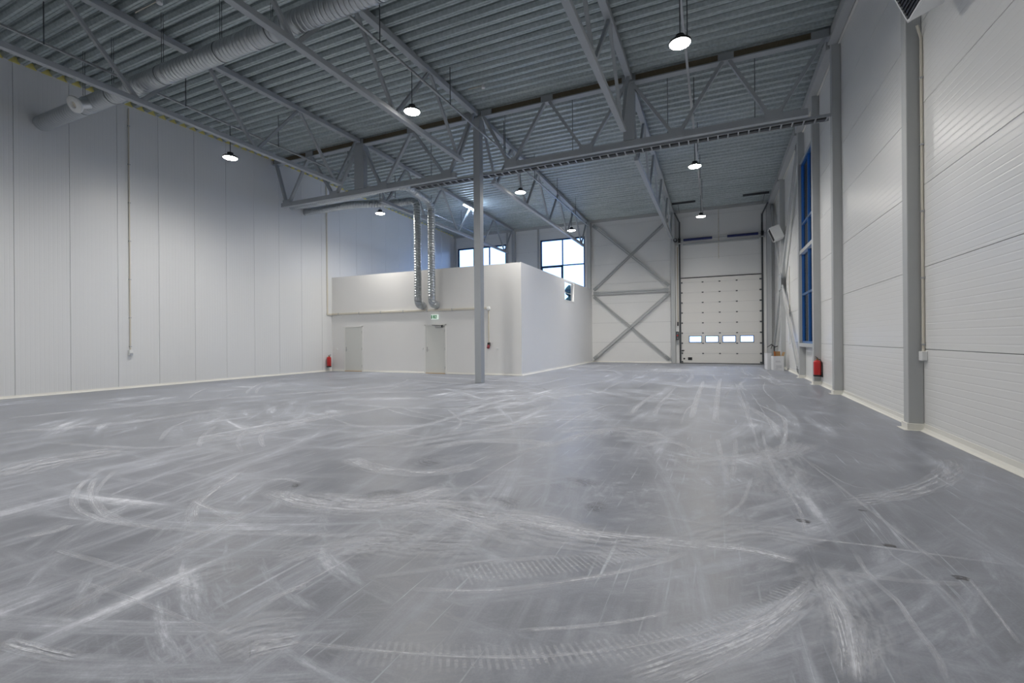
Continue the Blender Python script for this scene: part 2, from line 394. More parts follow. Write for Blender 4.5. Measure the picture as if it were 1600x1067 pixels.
def empty(name, loc):
    o = bpy.data.objects.new(name, None); COL.objects.link(o); o.location = loc; o['_org'] = tuple(loc)
    o.empty_display_size = 0.2
    return o
def tag(o, label, cat, group=None):
    o['label'] = label; o['category'] = cat
    if group: o['group'] = group
    return o
def thing(name, label, cat, loc, group=None):
    return tag(empty(name, loc), label, cat, group)
def struct(o, label=None):
    o['kind'] = 'structure'
    if label: o['label'] = label
    return o
def copy_tree(o, parent=None):
    c = o.copy(); COL.objects.link(c); c.parent = parent
    for ch in list(o.children): copy_tree(ch, c)
    return c
def arc(c, a0, a1, r, ex, ey, n=8):
    c = Vector(c); ex = Vector(ex); ey = Vector(ey)
    return [c + ex * (r * math.cos(a0 + (a1 - a0) * i / n)) + ey * (r * math.sin(a0 + (a1 - a0) * i / n)) for i in range(n + 1)]
EXPOSURE = 0.0
STROKES=[([(-2.18,1.13),(-2.23,1.62),(-2.19,2.62),(-2.19,3.39),(-2.19,4.23),(-2.19,5.99)],0.022,0.42,0),([(-3.08,1.12),(-3.29,1.55),(-3.45,2.11),(-3.7,2.88)],0.1,0.35,0),([(-4.27,1.6),(-3.28,1.64),(-2.6,1.66)],0.05,0.35,0),([(-3.65,1.44),(-2.91,1.46),(-2.2,1.47),(-1.77,1.57),(-1.33,1.68)],0.03,0.4,0),([(-6.39,2.89),(-5.78,2.4),(-5.14,2.1),(-4.61,2.02),(-4.16,2.06),(-3.46,2.21),(-2.75,2.46),(-2.24,2.69)],0.06,0.45,0),([(-6.03,2.64),(-5.44,2.34),(-4.75,2.1),(-4.4,2.07)],0.05,0.5,0),([(-6.25,2.95),(-5.49,2.42),(-4.82,2.16),(-4.28,2.08)],0.04,0.35,0),([(-4.84,3.53),(-4.47,2.95),(-4.13,2.53),(-3.78,2.29)],0.04,0.6,0),([(-4.82,3.4),(-4.46,2.85),(-4.12,2.45),(-3.68,2.2)],0.05,0.3,0),([(-4.38,2.6),(-3.7,2.47),(-3.43,2.44)],0.06,0.5,0),([(-4.17,3.18),(-4.12,3.36),(-3.81,3.33)],0.06,0.4,0),([(-3.97,3.05),(-3.36,2.93),(-2.9,2.99),(-2.52,3.2),(-2.27,3.51)],0.22,0.55,0),([(-3.44,3.08),(-2.92,3.17),(-2.54,3.4),(-2.39,3.81)],0.25,0.5,0),([(-2.04,3.24),(-1.67,3.22),(-1.34,3.36),(-0.83,3.28)],0.28,0.5,0),([(-1.68,1.57),(-1.31,1.68),(-0.84,1.86),(-0.46,2.08),(-0.13,2.33),(0.16,2.62),(0.37,2.93),(0.51,3.21)],0.16,0.35,1),([(-1.78,1.58),(-1.34,1.69),(-0.84,1.87),(-0.46,2.09),(-0.13,2.34),(0.16,2.63),(0.37,2.94),(0.52,3.23)],0.02,0.55,0),([(-0.92,2.04),(-0.64,2.19),(-0.39,2.36),(-0.22,2.51)],0.03,0.55,0),([(-1.65,2.14),(-1.33,2.25),(-1.07,2.38),(-0.76,2.62),(-0.52,2.84),(-0.3,3.08),(-0.16,3.29)],0.05,0.5,0),([(-1.55,2.29),(-1.16,2.58),(-0.82,2.82),(-0.47,3.16),(-0.25,3.41)],0.2,0.4,1),([(-1.96,2.12),(-1.7,2.33),(-1.35,2.61),(-0.85,2.92)],0.05,0.35,0),([(-1.5,3.35),(-0.83,3.28),(-0.39,3.35),(-0.02,3.4)],0.18,0.6,0),([(-0.12,3.4),(0.12,3.44),(0.27,3.44),(0.49,3.38)],0.1,0.95,0),([(0.55,3.31),(0.96,3.36),(1.33,3.45)],0.06,0.3,0),([(-0.58,3.85),(-0.0,3.79),(0.54,3.8),(0.92,3.83),(1.26,3.84),(1.72,3.84)],0.03,0.5,0),([(0.55,3.19),(0.57,2.98),(0.56,2.73),(0.54,2.5),(0.5,2.28)],0.1,0.6,0),([(0.57,3.09),(0.6,2.84),(0.57,2.56),(0.53,2.3)],0.05,0.6,0),([(0.57,2.98),(0.63,2.71),(0.58,2.32)],0.04,0.4,0),([(0.83,3.76),(0.83,3.35),(0.88,3.08),(0.88,2.85),(0.89,2.63),(0.86,2.44)],0.03,0.45,0),([(1.01,3.79),(1.13,3.44),(1.16,3.14),(1.09,2.78)],0.02,0.35,0),([(1.35,3.57),(1.31,3.2),(1.27,2.86)],0.02,0.5,0),([(0.65,8.1),(0.57,6.35),(0.59,5.05),(0.62,4.36),(0.58,3.82)],0.03,0.5,0),([(0.01,7.1),(0.07,5.68),(0.12,5.02)],0.05,0.5,0),([(0.25,7.2),(0.19,5.88),(0.14,5.08)],0.05,0.45,0),([(0.78,11.21),(1.07,9.54),(0.95,7.95),(0.71,6.41)],0.06,0.55,0),([(0.62,10.64),(0.84,8.77),(0.79,7.19)],0.12,0.4,0),([(-1.41,12.28),(-1.5,10.14),(-1.46,8.71)],0.1,0.5,0),([(-1.07,12.86),(-1.09,9.99),(-1.04,8.72)],0.08,0.4,0),([(-0.36,16.48),(-0.41,11.32),(-0.4,8.61)],0.1,0.5,0),([(0.14,17.98),(0.02,11.48),(-0.01,8.43)],0.1,0.5,0),([(0.56,15.65),(0.53,10.14),(0.52,7.53)],0.05,0.4,0),([(0.47,3.01),(0.23,2.59),(-0.06,2.24),(-0.36,1.93)],0.14,0.5,0),([(0.5,3.11),(0.3,2.74),(0.02,2.37),(-0.21,2.13)],0.04,0.55,0),([(0.39,2.78),(0.16,2.38),(-0.06,2.11),(-0.15,2.0)],0.06,0.4,0),([(0.33,5.27),(0.2,4.42),(0.02,3.96)],0.03,0.45,0),([(0.88,6.65),(1.1,4.97),(1.2,4.19),(1.28,3.62)],0.03,0.4,0),([(0.8,7.2),(1.11,5.48),(1.34,5.26)],0.02,0.3,0),([(-0.91,6.11),(-0.64,6.62),(-0.34,6.34),(-0.2,5.72)],0.12,0.35,0),([(-2.03,6.06),(-1.63,7.09),(-1.08,7.3),(-0.48,6.68)],0.15,0.3,0),([(-1.99,1.41),(-1.92,1.49),(-1.82,1.58)],0.16,0.55,0),([(-3.13,1.0),(-2.87,1.04),(-2.64,1.08)],0.08,0.55,0),([(-4.64,1.61),(-4.57,1.76),(-4.63,1.87)],0.08,0.5,0),([(-2.25,1.74),(-2.23,1.85),(-2.19,1.95)],0.05,0.6,0),([(-12.34,3.95),(-12.09,5.31),(-11.47,7.19),(-10.18,9.56),(-8.72,12.41)],0.25,0.35,0),([(-10.55,3.38),(-9.85,4.06),(-9.53,5.05),(-9.71,6.22)],0.3,0.4,0),([(-8.98,3.27),(-7.1,3.6),(-6.6,4.22),(-6.57,5.13),(-6.65,6.55),(-6.22,8.35)],0.12,0.3,0),([(-7.3,3.94),(-8.22,4.59),(-8.85,5.32)],0.06,0.4,0),([(-6.36,3.9),(-7.16,4.47),(-7.75,5.07)],0.06,0.4,0),([(-5.86,3.92),(-6.55,4.47)],0.06,0.4,0),([(-5.53,4.24),(-6.24,4.74),(-6.87,5.42)],0.06,0.45,0),([(-5.53,3.94),(-6.23,4.37),(-6.92,4.99)],0.05,0.35,0),([(-4.96,4.88),(-4.51,6.06),(-4.28,8.3),(-3.44,10.82),(-2.55,12.65)],0.12,0.3,0),([(-5.01,8.02),(-4.03,6.86),(-3.67,5.86)],0.05,0.35,0),([(-3.6,4.83),(-3.1,5.63),(-2.44,5.9),(-1.83,5.74)],0.25,0.4,0),([(-4.13,4.27),(-3.33,4.01),(-2.77,4.16),(-2.48,4.64)],0.25,0.45,0)]
DARK=[(-1.29, 4.33, 0.35), (-0.81, 3.83, 0.3), (0.61, 4.14, 0.05), (1.09, 4.58, 0.03), (1.07, 3.88, 0.04), (1.31, 3.52, 0.04), (-2.68, 3.3, 0.4), (-1.76, 3.52, 0.45), (-3.85, 3.21, 0.2), (-2.96, 4.59, 0.5), (1.83, 7.61, 0.8), (2.0, 6.08, 0.8), (-2.7, 8.08, 0.8)]
BROAD=[([(-2.57,3.26),(-2.07,3.3),(-1.5,3.21),(-1.01,3.15)],0.42,0.5,0),([(-1.15,3.14),(-0.69,3.17),(-0.24,3.24)],0.3,0.45,0),([(-2.6,2.06),(-2.45,2.4),(-2.08,2.64)],0.3,0.4,0),([(-2.14,1.37),(-2.06,1.53),(-1.88,1.63)],0.22,0.4,0),([(-7.01,2.24),(-7.29,2.76),(-7.18,3.49)],0.45,0.5,0),([(-3.66,2.98),(-2.93,3.03),(-2.47,3.3),(-2.2,3.73)],0.3,0.45,0),([(-2.41,2.61),(-1.92,2.65),(-1.47,2.84)],0.3,0.35,0),([(-0.25,3.36),(0.26,3.8),(0.72,3.77)],0.25,0.3,0),([(0.59,3.42),(0.63,2.85),(0.54,2.33)],0.22,0.35,0),([(-2.9,1.53),(-2.92,1.75),(-2.79,1.98)],0.2,0.35,0),([(0.49,7.07),(0.61,5.77),(0.52,4.47)],0.4,0.3,0),([(-2.07,6.5),(-1.45,7.16),(-0.48,6.68)],0.5,0.35,0),([(-6.86,4.12),(-6.82,5.44),(-6.76,7.35)],0.5,0.35,0)]
# ------------------------------------------------------------------ dimensions (metres)
XL, XR, YB, YF = -16.75, 2.87, 27.75, -5.0      # left wall, right wall, rear wall, wall behind the camera
GY0, GY1 = 13.32, 13.54                          # roof girder, front and back face
RIDGE = 13.43
def zd(y): return 8.95 - abs(y - RIDGE) / 55.0   # underside of the roof deck
setup_materials()

# ------------------------------------------------------------------ camera
cam = bpy.data.cameras.new('camera'); co = bpy.data.objects.new('camera', cam); COL.objects.link(co)
yaw, roll = math.radians(23.98), 0.0081
R = Vector((math.cos(yaw), math.sin(yaw), 0)); F = Vector((-math.sin(yaw), math.cos(yaw), 0)); U = Vector((0, 0, 1))
r2 = R * math.cos(roll) - U * math.sin(roll); u2 = U * math.cos(roll) + R * math.sin(roll)
co.matrix_world = Matrix(((r2.x, u2.x, -F.x, 0), (r2.y, u2.y, -F.y, 0), (r2.z, u2.z, -F.z, 1.425), (0, 0, 0, 1)))
cam.sensor_fit = 'HORIZONTAL'; cam.sensor_width = 36.0; cam.lens = 36.0 * 715 / 1600; cam.shift_y = -3.1 / 1600
cam.clip_start = 0.05; cam.clip_end = 500
SC.camera = co

# ------------------------------------------------------------------ sky
w = bpy.data.worlds.new('sky'); SC.world = w; w.use_nodes = True
nt = w.node_tree; bg = nt.nodes['Background']
# overcast blue-hour dome, a little paler towards the horizon
tc = N(nt, 'ShaderNodeTexCoord'); sp = N(nt, 'ShaderNodeSeparateXYZ'); nt.links.new(tc.outputs['Generated'], sp.inputs[0])
mr = N(nt, 'ShaderNodeMapRange'); mr.interpolation_type = 'SMOOTHSTEP'; nt.links.new(sp.outputs[2], mr.inputs['Value']); setin(mr, From_Min=0.0, From_Max=0.8)
mx = N(nt, 'ShaderNodeMix', data_type='RGBA'); mx.inputs['A'].default_value = (*SKY_LOW, 1); mx.inputs['B'].default_value = (*SKY_HIGH, 1)
nt.links.new(mr.outputs['Result'], mx.inputs['Factor'])
nt.links.new(mx.outputs['Result'], bg.inputs['Color']); bg.inputs['Strength'].default_value = 1.0

# ------------------------------------------------------------------ floor
fl = MB()
fl.add([(XL - .3, YF - .3, 0), (XR + .3, YF - .3, 0), (XR + .3, YB + .3, 0), (XL - .3, YB + .3, 0), (XL - .3, YF - .3, -.25), (XR + .3, YF - .3, -.25), (XR + .3, YB + .3, -.25), (XL - .3, YB + .3, -.25)],
       [(0, 1, 2, 3), (7, 6, 5, 4), (0, 4, 5, 1), (1, 5, 6, 2), (2, 6, 7, 3), (3, 7, 4, 0)])
floor = struct(fl.build('floor', MAT['floor']))

def catmull(p, n=10):
    p = [Vector((a, b, 0)) for a, b in p]
    q = [p[0] * 2 - p[1]] + p + [p[-1] * 2 - p[-2]]
    out = []
    for i in range(1, len(q) - 2):
        for k in range(n):
            t = k / n
            out.append(0.5 * ((2 * q[i]) + (q[i + 1] - q[i - 1]) * t + (2 * q[i - 1] - 5 * q[i] + 4 * q[i + 1] - q[i + 2]) * t * t + (3 * q[i] - q[i - 1] - 3 * q[i + 1] + q[i + 2]) * t ** 3))
    out.append(p[-1]); return out

def ribbons(name, mat, items):
    """one sheet of loose dust per list: narrow ribbons lying on the slab"""
    vs, fs, uvs, amt, lad, sd = [], [], [], [], [], []
    z = 0.0012
    for k, (pts, wd, a, l) in enumerate(items):
        c = catmull(pts) if len(pts) > 2 else [Vector((*pts[0], 0)), Vector((*pts[1], 0))]
        L = 0; base = len(vs); z += 0.00004; s = random.uniform(0, 50); n = len(c)
        for i, p in enumerate(c):
            d = (c[min(i + 1, n - 1)] - c[max(i - 1, 0)]).normalized(); sdv = Vector((-d.y, d.x, 0))
            if i: L += (p - c[i - 1]).length
            ea = min(1, i / max(1, 0.12 * n), (n - 1 - i) / max(1, 0.12 * n))
            for q in (-1, 0, 1):
                vs.append((p.x + sdv.x * wd * q, p.y + sdv.y * wd * q, z)); uvs.append((L, q)); amt.append(a * ea); lad.append(l); sd.append(s)
        for i in range(n - 1):
            for q in (0, 1):
                o = base + i * 3 + q
                fs.append((o, o + 1, o + 4, o + 3))
    me = bpy.data.meshes.new(name); me.from_pydata(vs, [], fs)
    ul = me.uv_layers.new(name='UVMap')
    for lp in me.loops: ul.data[lp.index].uv = uvs[lp.vertex_index]
    for nm, arr in (('amt', amt), ('lad', lad), ('seed', sd)):
        at = me.attributes.new(nm, 'FLOAT', 'POINT'); at.data.foreach_set('value', arr)
    me.materials.append(mat)
    o = bpy.data.objects.new(name, me); COL.objects.link(o); o.parent = floor; o['kind'] = 'stuff'
    return o

items = [(p, wd * .62, min(1.15, a * 1.5), l) for p, wd, a, l in STROKES] + BROAD
rng = random.Random(11)
# faint turning tracks of site vehicles over the rest of the slab
for k in range(95):
    cx, cy = rng.uniform(-17, 3), rng.uniform(-1, 26); r = rng.choice([2.2, 3.1, 4.2, 5.5, 8, 12, 18]); a0 = rng.uniform(0, 2 * PI); da = rng.uniform(0.4, 1.3)
    wd = rng.choice([0.015, 0.02, 0.03, 0.05, 0.09, 0.14]); am = rng.uniform(0.2, 0.55)
    for off in ((0,) if rng.random() < 0.5 else (0, rng.uniform(0.12, 0.3), 1.5)):
        pts = [(cx + (r + off) * math.cos(a0 + da * i / 8), cy + (r + off) * math.sin(a0 + da * i / 8)) for i in range(9)]
        pts = [p for p in pts if XL + .4 < p[0] < XR - .4 and 4.6 < p[1] < YB - .4 and not (p[0] < -6.5 and p[1] > 16.1)]
        if len(pts) >= 4: items.append((pts, wd, am, 0))
for k in range(40):
    x, y = rng.uniform(-6, 2.4), rng.uniform(6, 24); L = rng.uniform(1.5, 6)
    items.append(([(x, y), (x + rng.uniform(-.1, .1), y + L / 2), (x + rng.uniform(-.25, .25), min(y + L, 27))], rng.choice([0.02, 0.04, 0.07]), rng.uniform(.2, .5), 0))
ribbons('dust_marks', MAT['dust'], items)
ditems = []
for x, y, r in DARK:
    if r < 0.1:
        ditems.append(([(x - r, y), (x, y + r * .3), (x + r, y)], r * .8, 1.6, 0))
    else:
        for k in range(3 if r < .8 else 0):
            a = rng.uniform(0, 6.3)
            ditems.append(([(x + r * (.35 + .12 * k) * math.cos(a + t), y + r * (.35 + .12 * k) * .8 * math.sin(a + t)) for t in (0, .7, 1.4, 2.1)], r * .28, rng.uniform(.14, .26), 0))
ribbons('dark_scuffs', MAT['scuff'], ditems)

# ------------------------------------------------------------------ walls built of sandwich panels
def panel_wall(name, mat, axis, face, out, a0, a1, z0, z1, joints, horiz, openings=(), gap=0.009, thick=0.15):
    """axis: 'X' wall plane normal X (runs along Y) or 'Y'; face = room side; out = +1/-1 away from the room"""
    def put(mb, p0, p1, q0, q1, d0, d1):
        f0, f1 = face + out * d0, face + out * d1
        if axis == 'X': mb.box(f0, f1, p0, p1, q0, q1)
        else: mb.box(p0, p1, f0, f1, q0, q1)
    def cells(js):
        A = sorted({a0, a1, *[o[0] for o in openings], *[o[1] for o in openings], *([] if horiz else js)})
        Z = sorted({z0, z1, *[o[2] for o in openings], *[o[3] for o in openings], *(js if horiz else [])})
        A = [a for a in A if a0 <= a <= a1]; Z = [z for z in Z if z0 <= z <= z1]
        for i in range(len(A) - 1):
            for k in range(len(Z) - 1):
                ca, cz = (A[i] + A[i + 1]) / 2, (Z[k] + Z[k + 1]) / 2
                if any(o[0] < ca < o[1] and o[2] < cz < o[3] for o in openings): continue
                yield A[i], A[i + 1], Z[k], Z[k + 1]
    bk, pn = MB(), MB()
    for p0, p1, q0, q1 in cells([]): put(bk, p0, p1, q0, q1, 0.025, thick)
    for p0, p1, q0, q1 in cells(joints):
        if horiz:
            if any(abs(q0 - j) < 1e-6 for j in joints): q0 += gap / 2
            if any(abs(q1 - j) < 1e-6 for j in joints): q1 -= gap / 2
        else:
            if any(abs(p0 - j) < 1e-6 for j in joints): p0 += gap / 2
            if any(abs(p1 - j) < 1e-6 for j in joints): p1 -= gap / 2
        put(pn, p0, p1, q0, q1, 0.0, 0.024)
    o = struct(pn.build(name, mat)); b = bk.build('panel_backing', MAT['joint'], o)
    return o

hj = [1.23, 2.46, 3.69, 4.92, 6.15, 7.38]
vj = [5.65 + 1.138 * k for k in range(-13, 20)]
panel_wall('wall_left', MAT['wallv'], 'X', XL, -1, YF, YB, 0, 9.12, [j for j in vj if YF < j < YB], False)
WR = (16.38, 18.78, 1.25, 7.50)
panel_wall('wall_right', MAT['wallh'], 'X', XR, 1, YF, YB, 0, 9.2, hj, True, [WR])
W1 = (-16.45, -12.72, 3.35, 7.78); W2 = (-10.30, -7.36, 3.35, 7.80); DR = (-1.70, 2.18, 0, 4.75)
panel_wall('wall_rear', MAT['wallh'], 'Y', YB, 1, XL, XR, 0, 9.0, [1.2, 2.38, 3.56, 4.74, 5.92, 7.1, 8.28], True, [W1, W2, DR])
panel_wall('wall_front', MAT['wallh'], 'Y', YF, -1, XL, XR, 0, 9.0, hj, True, [])

# baseboards: cream cove strips running out onto the slab
def cove(name, segs, axis, face, inward, h=0.11, fl_=0.07):
    mb = MB()
    poly = [(0, 0), (fl_, 0), (fl_, .004), (.03, .018), (.014, .05), (.010, h), (0, h)]
    for a, b in segs:
        if axis == 'X': mb.prism(poly, (face, a, 0), (face, b, 0), (inward, 0, 0), (0, 0, 1))
        else: mb.prism(poly, (a, face, 0), (b, face, 0), (0, inward, 0), (0, 0, 1))
    return struct(mb.build(name, MAT['cream']))
RC = [3.88, 8.83, 13.62, 16.18, 18.75, 23.65]      # front faces of the columns on the right wall
segs = []; y = YF
for c in RC: segs.append((y, c)); y = c + .2
segs.append((y, YB))
cove('baseboard_right', segs, 'X', XR, -1)
cove('baseboard_left', [(YF, 16.45)], 'X', XL, 1, 0.07, 0.05)
cove('baseboard_rear', [(-6.9, -1.85), (2.35, XR)], 'Y', YB, -1, 0.08, 0.04)
cove('baseboard_office_front', [(XL, -15.99), (-14.85, -11.46), (-10.36, -6.93)], 'Y', 16.5, -1, 0.075, 0.03)
cove('baseboard_office_side', [(16.5, YB)], 'X', -6.93, 1, 0.075, 0.04)

# ------------------------------------------------------------------ ceiling: trapezoidal deck, ribs across the hall
prof = [(0.0, 0), (.05, 0), (.058, .012), (.066, 0), (.116, 0), (.160, .075), (.164, .078), (.168, .135), (.222, .135), (.230, .123), (.238, .135), (.270, .135), (.274, .078), (.278, .075)]
dk = MB(); PITCH = 0.32; pts = []; y = YF - .1
while y < YB + .2:
    for a, b in prof: pts.append((y + a, b))
    y += PITCH
xs = [XL - .12, -12.0, -7.1, -2.15, XR + .12]
vs = []
for i, (a, b) in enumerate(pts):
    for x in xs: vs.append((x, a, zd(a) + b + .002))
n = len(xs); fs = []
for i in range(len(pts) - 1):
    for k in range(n - 1): fs.append((i * n + k, i * n + k + 1, (i + 1) * n + k + 1, (i + 1) * n + k))
dk.add(vs, fs)
top = [(XL - .3, YF - .4, zd(YF) + .2), (XR + .3, YF - .4, zd(YF) + .2), (XR + .3, RIDGE, 9.2), (XL - .3, RIDGE, 9.2), (XL - .3, YB + .4, zd(YB) + .2), (XR + .3, YB + .4, zd(YB) + .2)]
ceil = struct(dk.build('ceiling', MAT['deck']))
rf = MB(); rf.add(top, [(0, 1, 2, 3), (3, 2, 5, 4)]); rf.build('roof_membrane', MAT['joint'], ceil)
# mineral wool packed into the deck ribs along the left wall
yw = MB(); y = YF - .1
while y < YB:
    z = zd(y + .2)
    yw.prism([(.104, -.02), (.160, .072), (.168, .13), (.270, .13), (.278, .072), (.334, -.02)], (XL - .02, y, z), (XL + .018, y, z), (0, 1, 0), (0, 0, 1))
    y += PITCH
struct(yw.build('trim_1', MAT['yellow']))
# closure angle over the rear wall
tr = MB(); tr.box(XL, XR, YB - .05, YB, zd(YB) - .16, zd(YB) + .02); struct(tr.build('trim_2', MAT['rsteel']))

# ------------------------------------------------------------------ steel columns
def rhs_column(label, x0, x1, y0, y1, z1, skirt=True, cat='column', mat='rsteel', bev=.012, group=None):
    t = thing('steel_column', label, cat, ((x0 + x1) / 2, (y0 + y1) / 2, 0), group)
    MB().box(x0, x1, y0, y1, 0, z1).build('shaft', MAT[mat], t, bevel=bev)
    if skirt:
        m = MB(); e = .022
        ax, bx, ay, by = x0 - e, min(x1 + e, XR), y0 - e, y1 + e
        m.box(ax, bx, ay, by, 0, .10); m.box(ax - .05, bx, ay - .05, by + .05, 0, .006)
        m.build('base_skirting', MAT['cream'], t, bevel=.006)
    return t
rhs_column('free-standing square grey steel column in the middle of the floor, under the roof girder', -7.28, -7.04, GY0, GY0 + .25, 8.74, skirt=False, mat='steel')
labs = ['grey wall column on the right wall, beside the picture edge ahead of the first panel bay',
        'nearest grey wall column on the right wall, with a conduit and socket box beside it',
        'grey wall column on the right wall at the end of the big roof girder',
        'grey wall column on the right wall carrying the red fire extinguisher',
        'grey wall column on the right wall at the far side of the tall blue window',
        'grey wall column on the right wall where the diagonal braces meet at mid height']
for c, l in zip(RC[1:], labs[1:]):
    rhs_column(l, 2.68, XR, c, c + .2, zd(c) - .17)
rl = ['grey rear-wall column between the two high rear windows, rising behind the white office box',
      'grey rear-wall column at the corner of the office box, left edge of the cross bracing',
      'grey rear-wall column between the cross bracing and the overhead door']
for x, l in zip((-12.10, -7.06, -2.18), rl):
    rhs_column(l, x - .11, x + .11, 27.5, YB, zd(27.6) - .15, skirt=False)
rhs_column('grey corner column between the overhead door and the right wall', 2.50, 2.72, 27.5, YB, zd(27.6) - .15, skirt=False)

# eave beams along the top of the right wall
ys = [YF] + [c for c in (8.83, 13.62, 18.75, 23.65)] + [YB]
el = ['grey eave beam on top of the right wall, ahead of the nearest column', 'grey eave beam on top of the right wall between the nearest column and the girder end',
      'grey eave beam on top of the right wall over the tall blue window', 'grey eave beam on top of the right wall beyond the tall blue window', 'grey eave beam on top of the right wall, last one before the rear corner']
for i in range(len(ys) - 1):
    a, b = ys[i] + (.2 if i else 0), ys[i + 1]
    m = MB()
    m.bar((2.70, a, zd(a) - .14), (2.70, b, zd(b) - .14), .20, .26)
    o = tag(m.build('eave_beam', MAT['rsteel'], loc=(2.7, a, 8.6)), el[i], 'beam')
    m = MB(); m.bar((2.835, a, zd(a) - .26), (2.835, b, zd(b) - .26), .05, .05); m.build('edge_strip', MAT['cream'], o)

# ------------------------------------------------------------------ roof trusses
def truss(label, x, front):
    t = thing('roof_truss', label, 'truss', (x, GY0 if front else GY1, 6.93))
    if front:
        ya, yb = -1.2, GY0 - .01; ca, cb = -1.2, 12.38
        tops = [13.2, 10.62, 7.68, 4.65, 1.7, -1.15]; bots = [12.15, 9.12, 6.18, 3.2, .25]
    else:
        ya, yb = GY1 + .01, 27.5; ca, cb = 14.52, 26.75
        tops = [13.66, 16.2, 19.0, 21.9, 24.7, 27.4]; bots = [14.82, 17.65, 20.5, 23.35, 26.2]
    c = MB().bar((x, ya, zd(ya) - .075), (x, yb, zd(yb) - .075), .17, .15)
    c.build('top_chord', MAT['steel'], t, bevel=.01)
    MB().box(x - .07, x + .07, ca, cb, 6.93, 7.05).build('bottom_chord', MAT['steel'], t, bevel=.01)
    for i, b in enumerate(bots):
        for tp, s in ((tops[i], 1), (tops[i + 1], -1)):
            o = .055 if tp > b else -.055
            MB().bar((x, b + o, 7.04), (x, tp - (0.05 if tp > b else -0.05), zd(tp) - .14), .075, .075, side=(1, 0, 0)).build('diagonal', MAT['steel'], t)
    return t
pos = [(-12.12, 'left'), (-7.15, 'middle'), (-2.2, 'right')]
truss('nearest roof truss to the left wall, before the girder, crossed by the big spiral duct', -12.12, True)
truss('long roof truss in line with the floor column, this side of the girder', -7.15, True)
truss('long roof truss this side of the girder, nearest the right wall', -2.2, True)
truss('roof truss beyond the girder nearest the left wall, ending at a high rear window', -12.12, False)
truss('roof truss beyond the girder in line with the floor column, ending at the office corner', -7.15, False)
truss('roof truss beyond the girder nearest the right wall, ending beside the overhead door', -2.2, False)

def girder(label, xa, xb, ca, cb, tops, bots, post, name='roof_girder'):
    t = thing(name, label, 'girder', ((xa + xb) / 2, (GY0 + GY1) / 2, 6.92)); ym = (GY0 + GY1) / 2
    m = MB(); m.box(xa, xb, GY0, GY1, 8.73, 8.765); m.build('top_flange', MAT['steel'], t)
    MB().box(xa, xb, ym - .05, ym + .05, 8.765, zd(RIDGE) + .0).build('packing_timber', MAT['timber'], t)
    for x in tops[1:-1] + [tops[0] + .18, tops[-1] - .18]:
        m = MB(); m.box(x - .19, x + .19, GY0 + .025, GY0 + .045, 8.765, zd(RIDGE) - .005)
        m.box(x - .19, x - .175, GY0 + .01, ym, 8.765, zd(RIDGE) - .005); m.box(x + .175, x + .19, GY0 + .01, ym, 8.765, zd(RIDGE) - .005)
        m.build('stiffener_plate', MAT['steel'], t)
    MB().box(ca, cb, GY0, GY0 + .15, 6.915, 7.09).build('bottom_chord', MAT['steel'], t, bevel=.01)
    for b in bots:
        m = MB(); m.box(b - .2, b + .2, GY0 - .012, GY0 + .0, 6.95, 7.19); m.build('gusset', MAT['steel'], t)
    for i, b in enumerate(bots):
        for tp in (tops[i], tops[i + 1]):
            o = .09 if tp > b else -.09
            MB().bar((b + o, GY0 + .075, 7.08), (tp - o * .9, GY0 + .075, 8.735), .085, .12, side=(1, 0, 0)).build('diagonal', MAT['steel'], t)
    if post:
        MB().box(post[0], post[1], GY0 + .005, GY1 - .005, 7.10, 8.73).build('post', MAT['steel'], t)
girder('deep roof girder across the hall, part between the left wall and the floor column', XL, -7.29, -16.25, -7.98, [-16.65, -14.68, -12.15, -9.75, -7.34], [-15.93, -13.4, -11.05, -8.33], (-12.36, -11.92))
girder('deep roof girder across the hall, part between the floor column and the right wall', -7.03, 2.68, -6.16, 2.14, [-6.98, -4.7, -2.22, .3, 2.58], [-5.93, -3.48, -.95, 1.39], (-2.38, -2.06))
# cable ladder hung behind the girder's lower chord
t = thing('cable_ladder', 'long cable ladder running under the roof girder to the right wall', 'cable ladder', (-3.5, 13.8, 6.9))
for yy in (13.60, 13.88):
    MB().box(-10.0, 2.66, yy - .012, yy + .012, 6.90, 6.97).build('side_rail', MAT['galv'], t)
x = -9.9
while x < 2.66:
    MB().box(x - .015, x + .015, 13.612, 13.868, 6.905, 6.93).build('rung', MAT['galv'], t); x += .25
m = MB()
for k, r in enumerate((.014, .011, .016, .012)):
    m.tube([(-9.95, 13.66 + .05 * k, 6.945), (2.6, 13.67 + .05 * k, 6.945)], r, 8)
m.build('cables', MAT['black'], t)
for x in (-9.2, -6.3, -4.0, -1.2, 1.0): MB().tube([(x, 13.74, 6.93), (x, 13.74, zd(13.74))], .010, 6).build('hanger_rod', MAT['rod'], t)

# lamp rails with hanger rods
def lamp_rail(label, x, ya, yb, rods):
    t = thing('lamp_rail', label, 'lamp rail', (x, (ya + yb) / 2, 7.9))
    m = MB(); m.box(x - .03, x + .03, ya, yb, 7.9, 7.906); m.box(x - .03, x - .025, ya, yb, 7.9, 7.94); m.box(x + .025, x + .03, ya, yb, 7.9, 7.94)
    m.build('channel', MAT['galv'], t)
    MB().tube([(x, ya + .02, 7.916), (x, yb - .02, 7.916)], .010, 6).build('cable', MAT['black'], t)
    for y in rods: MB().tube([(x + .045, y, 7.88), (x + .045, y, zd(y) + .01)], .012, 6).build('hanger_rod', MAT['rod'], t)
lamp_rail('thin lamp rail hung under the deck between the left wall and the leftmost truss', -13.25, -4.9, 26, [-1, 2, 4.94, 7.84, 10.75, 13.9, 16.8, 19.7, 22.7])
lamp_rail('thin lamp rail hung beside the truss in line with the floor column', -6.645, -4.9, 26, [-1, 2, 4.9, 7.92, 10.8, 14.3, 17.2, 20.1, 23.1])
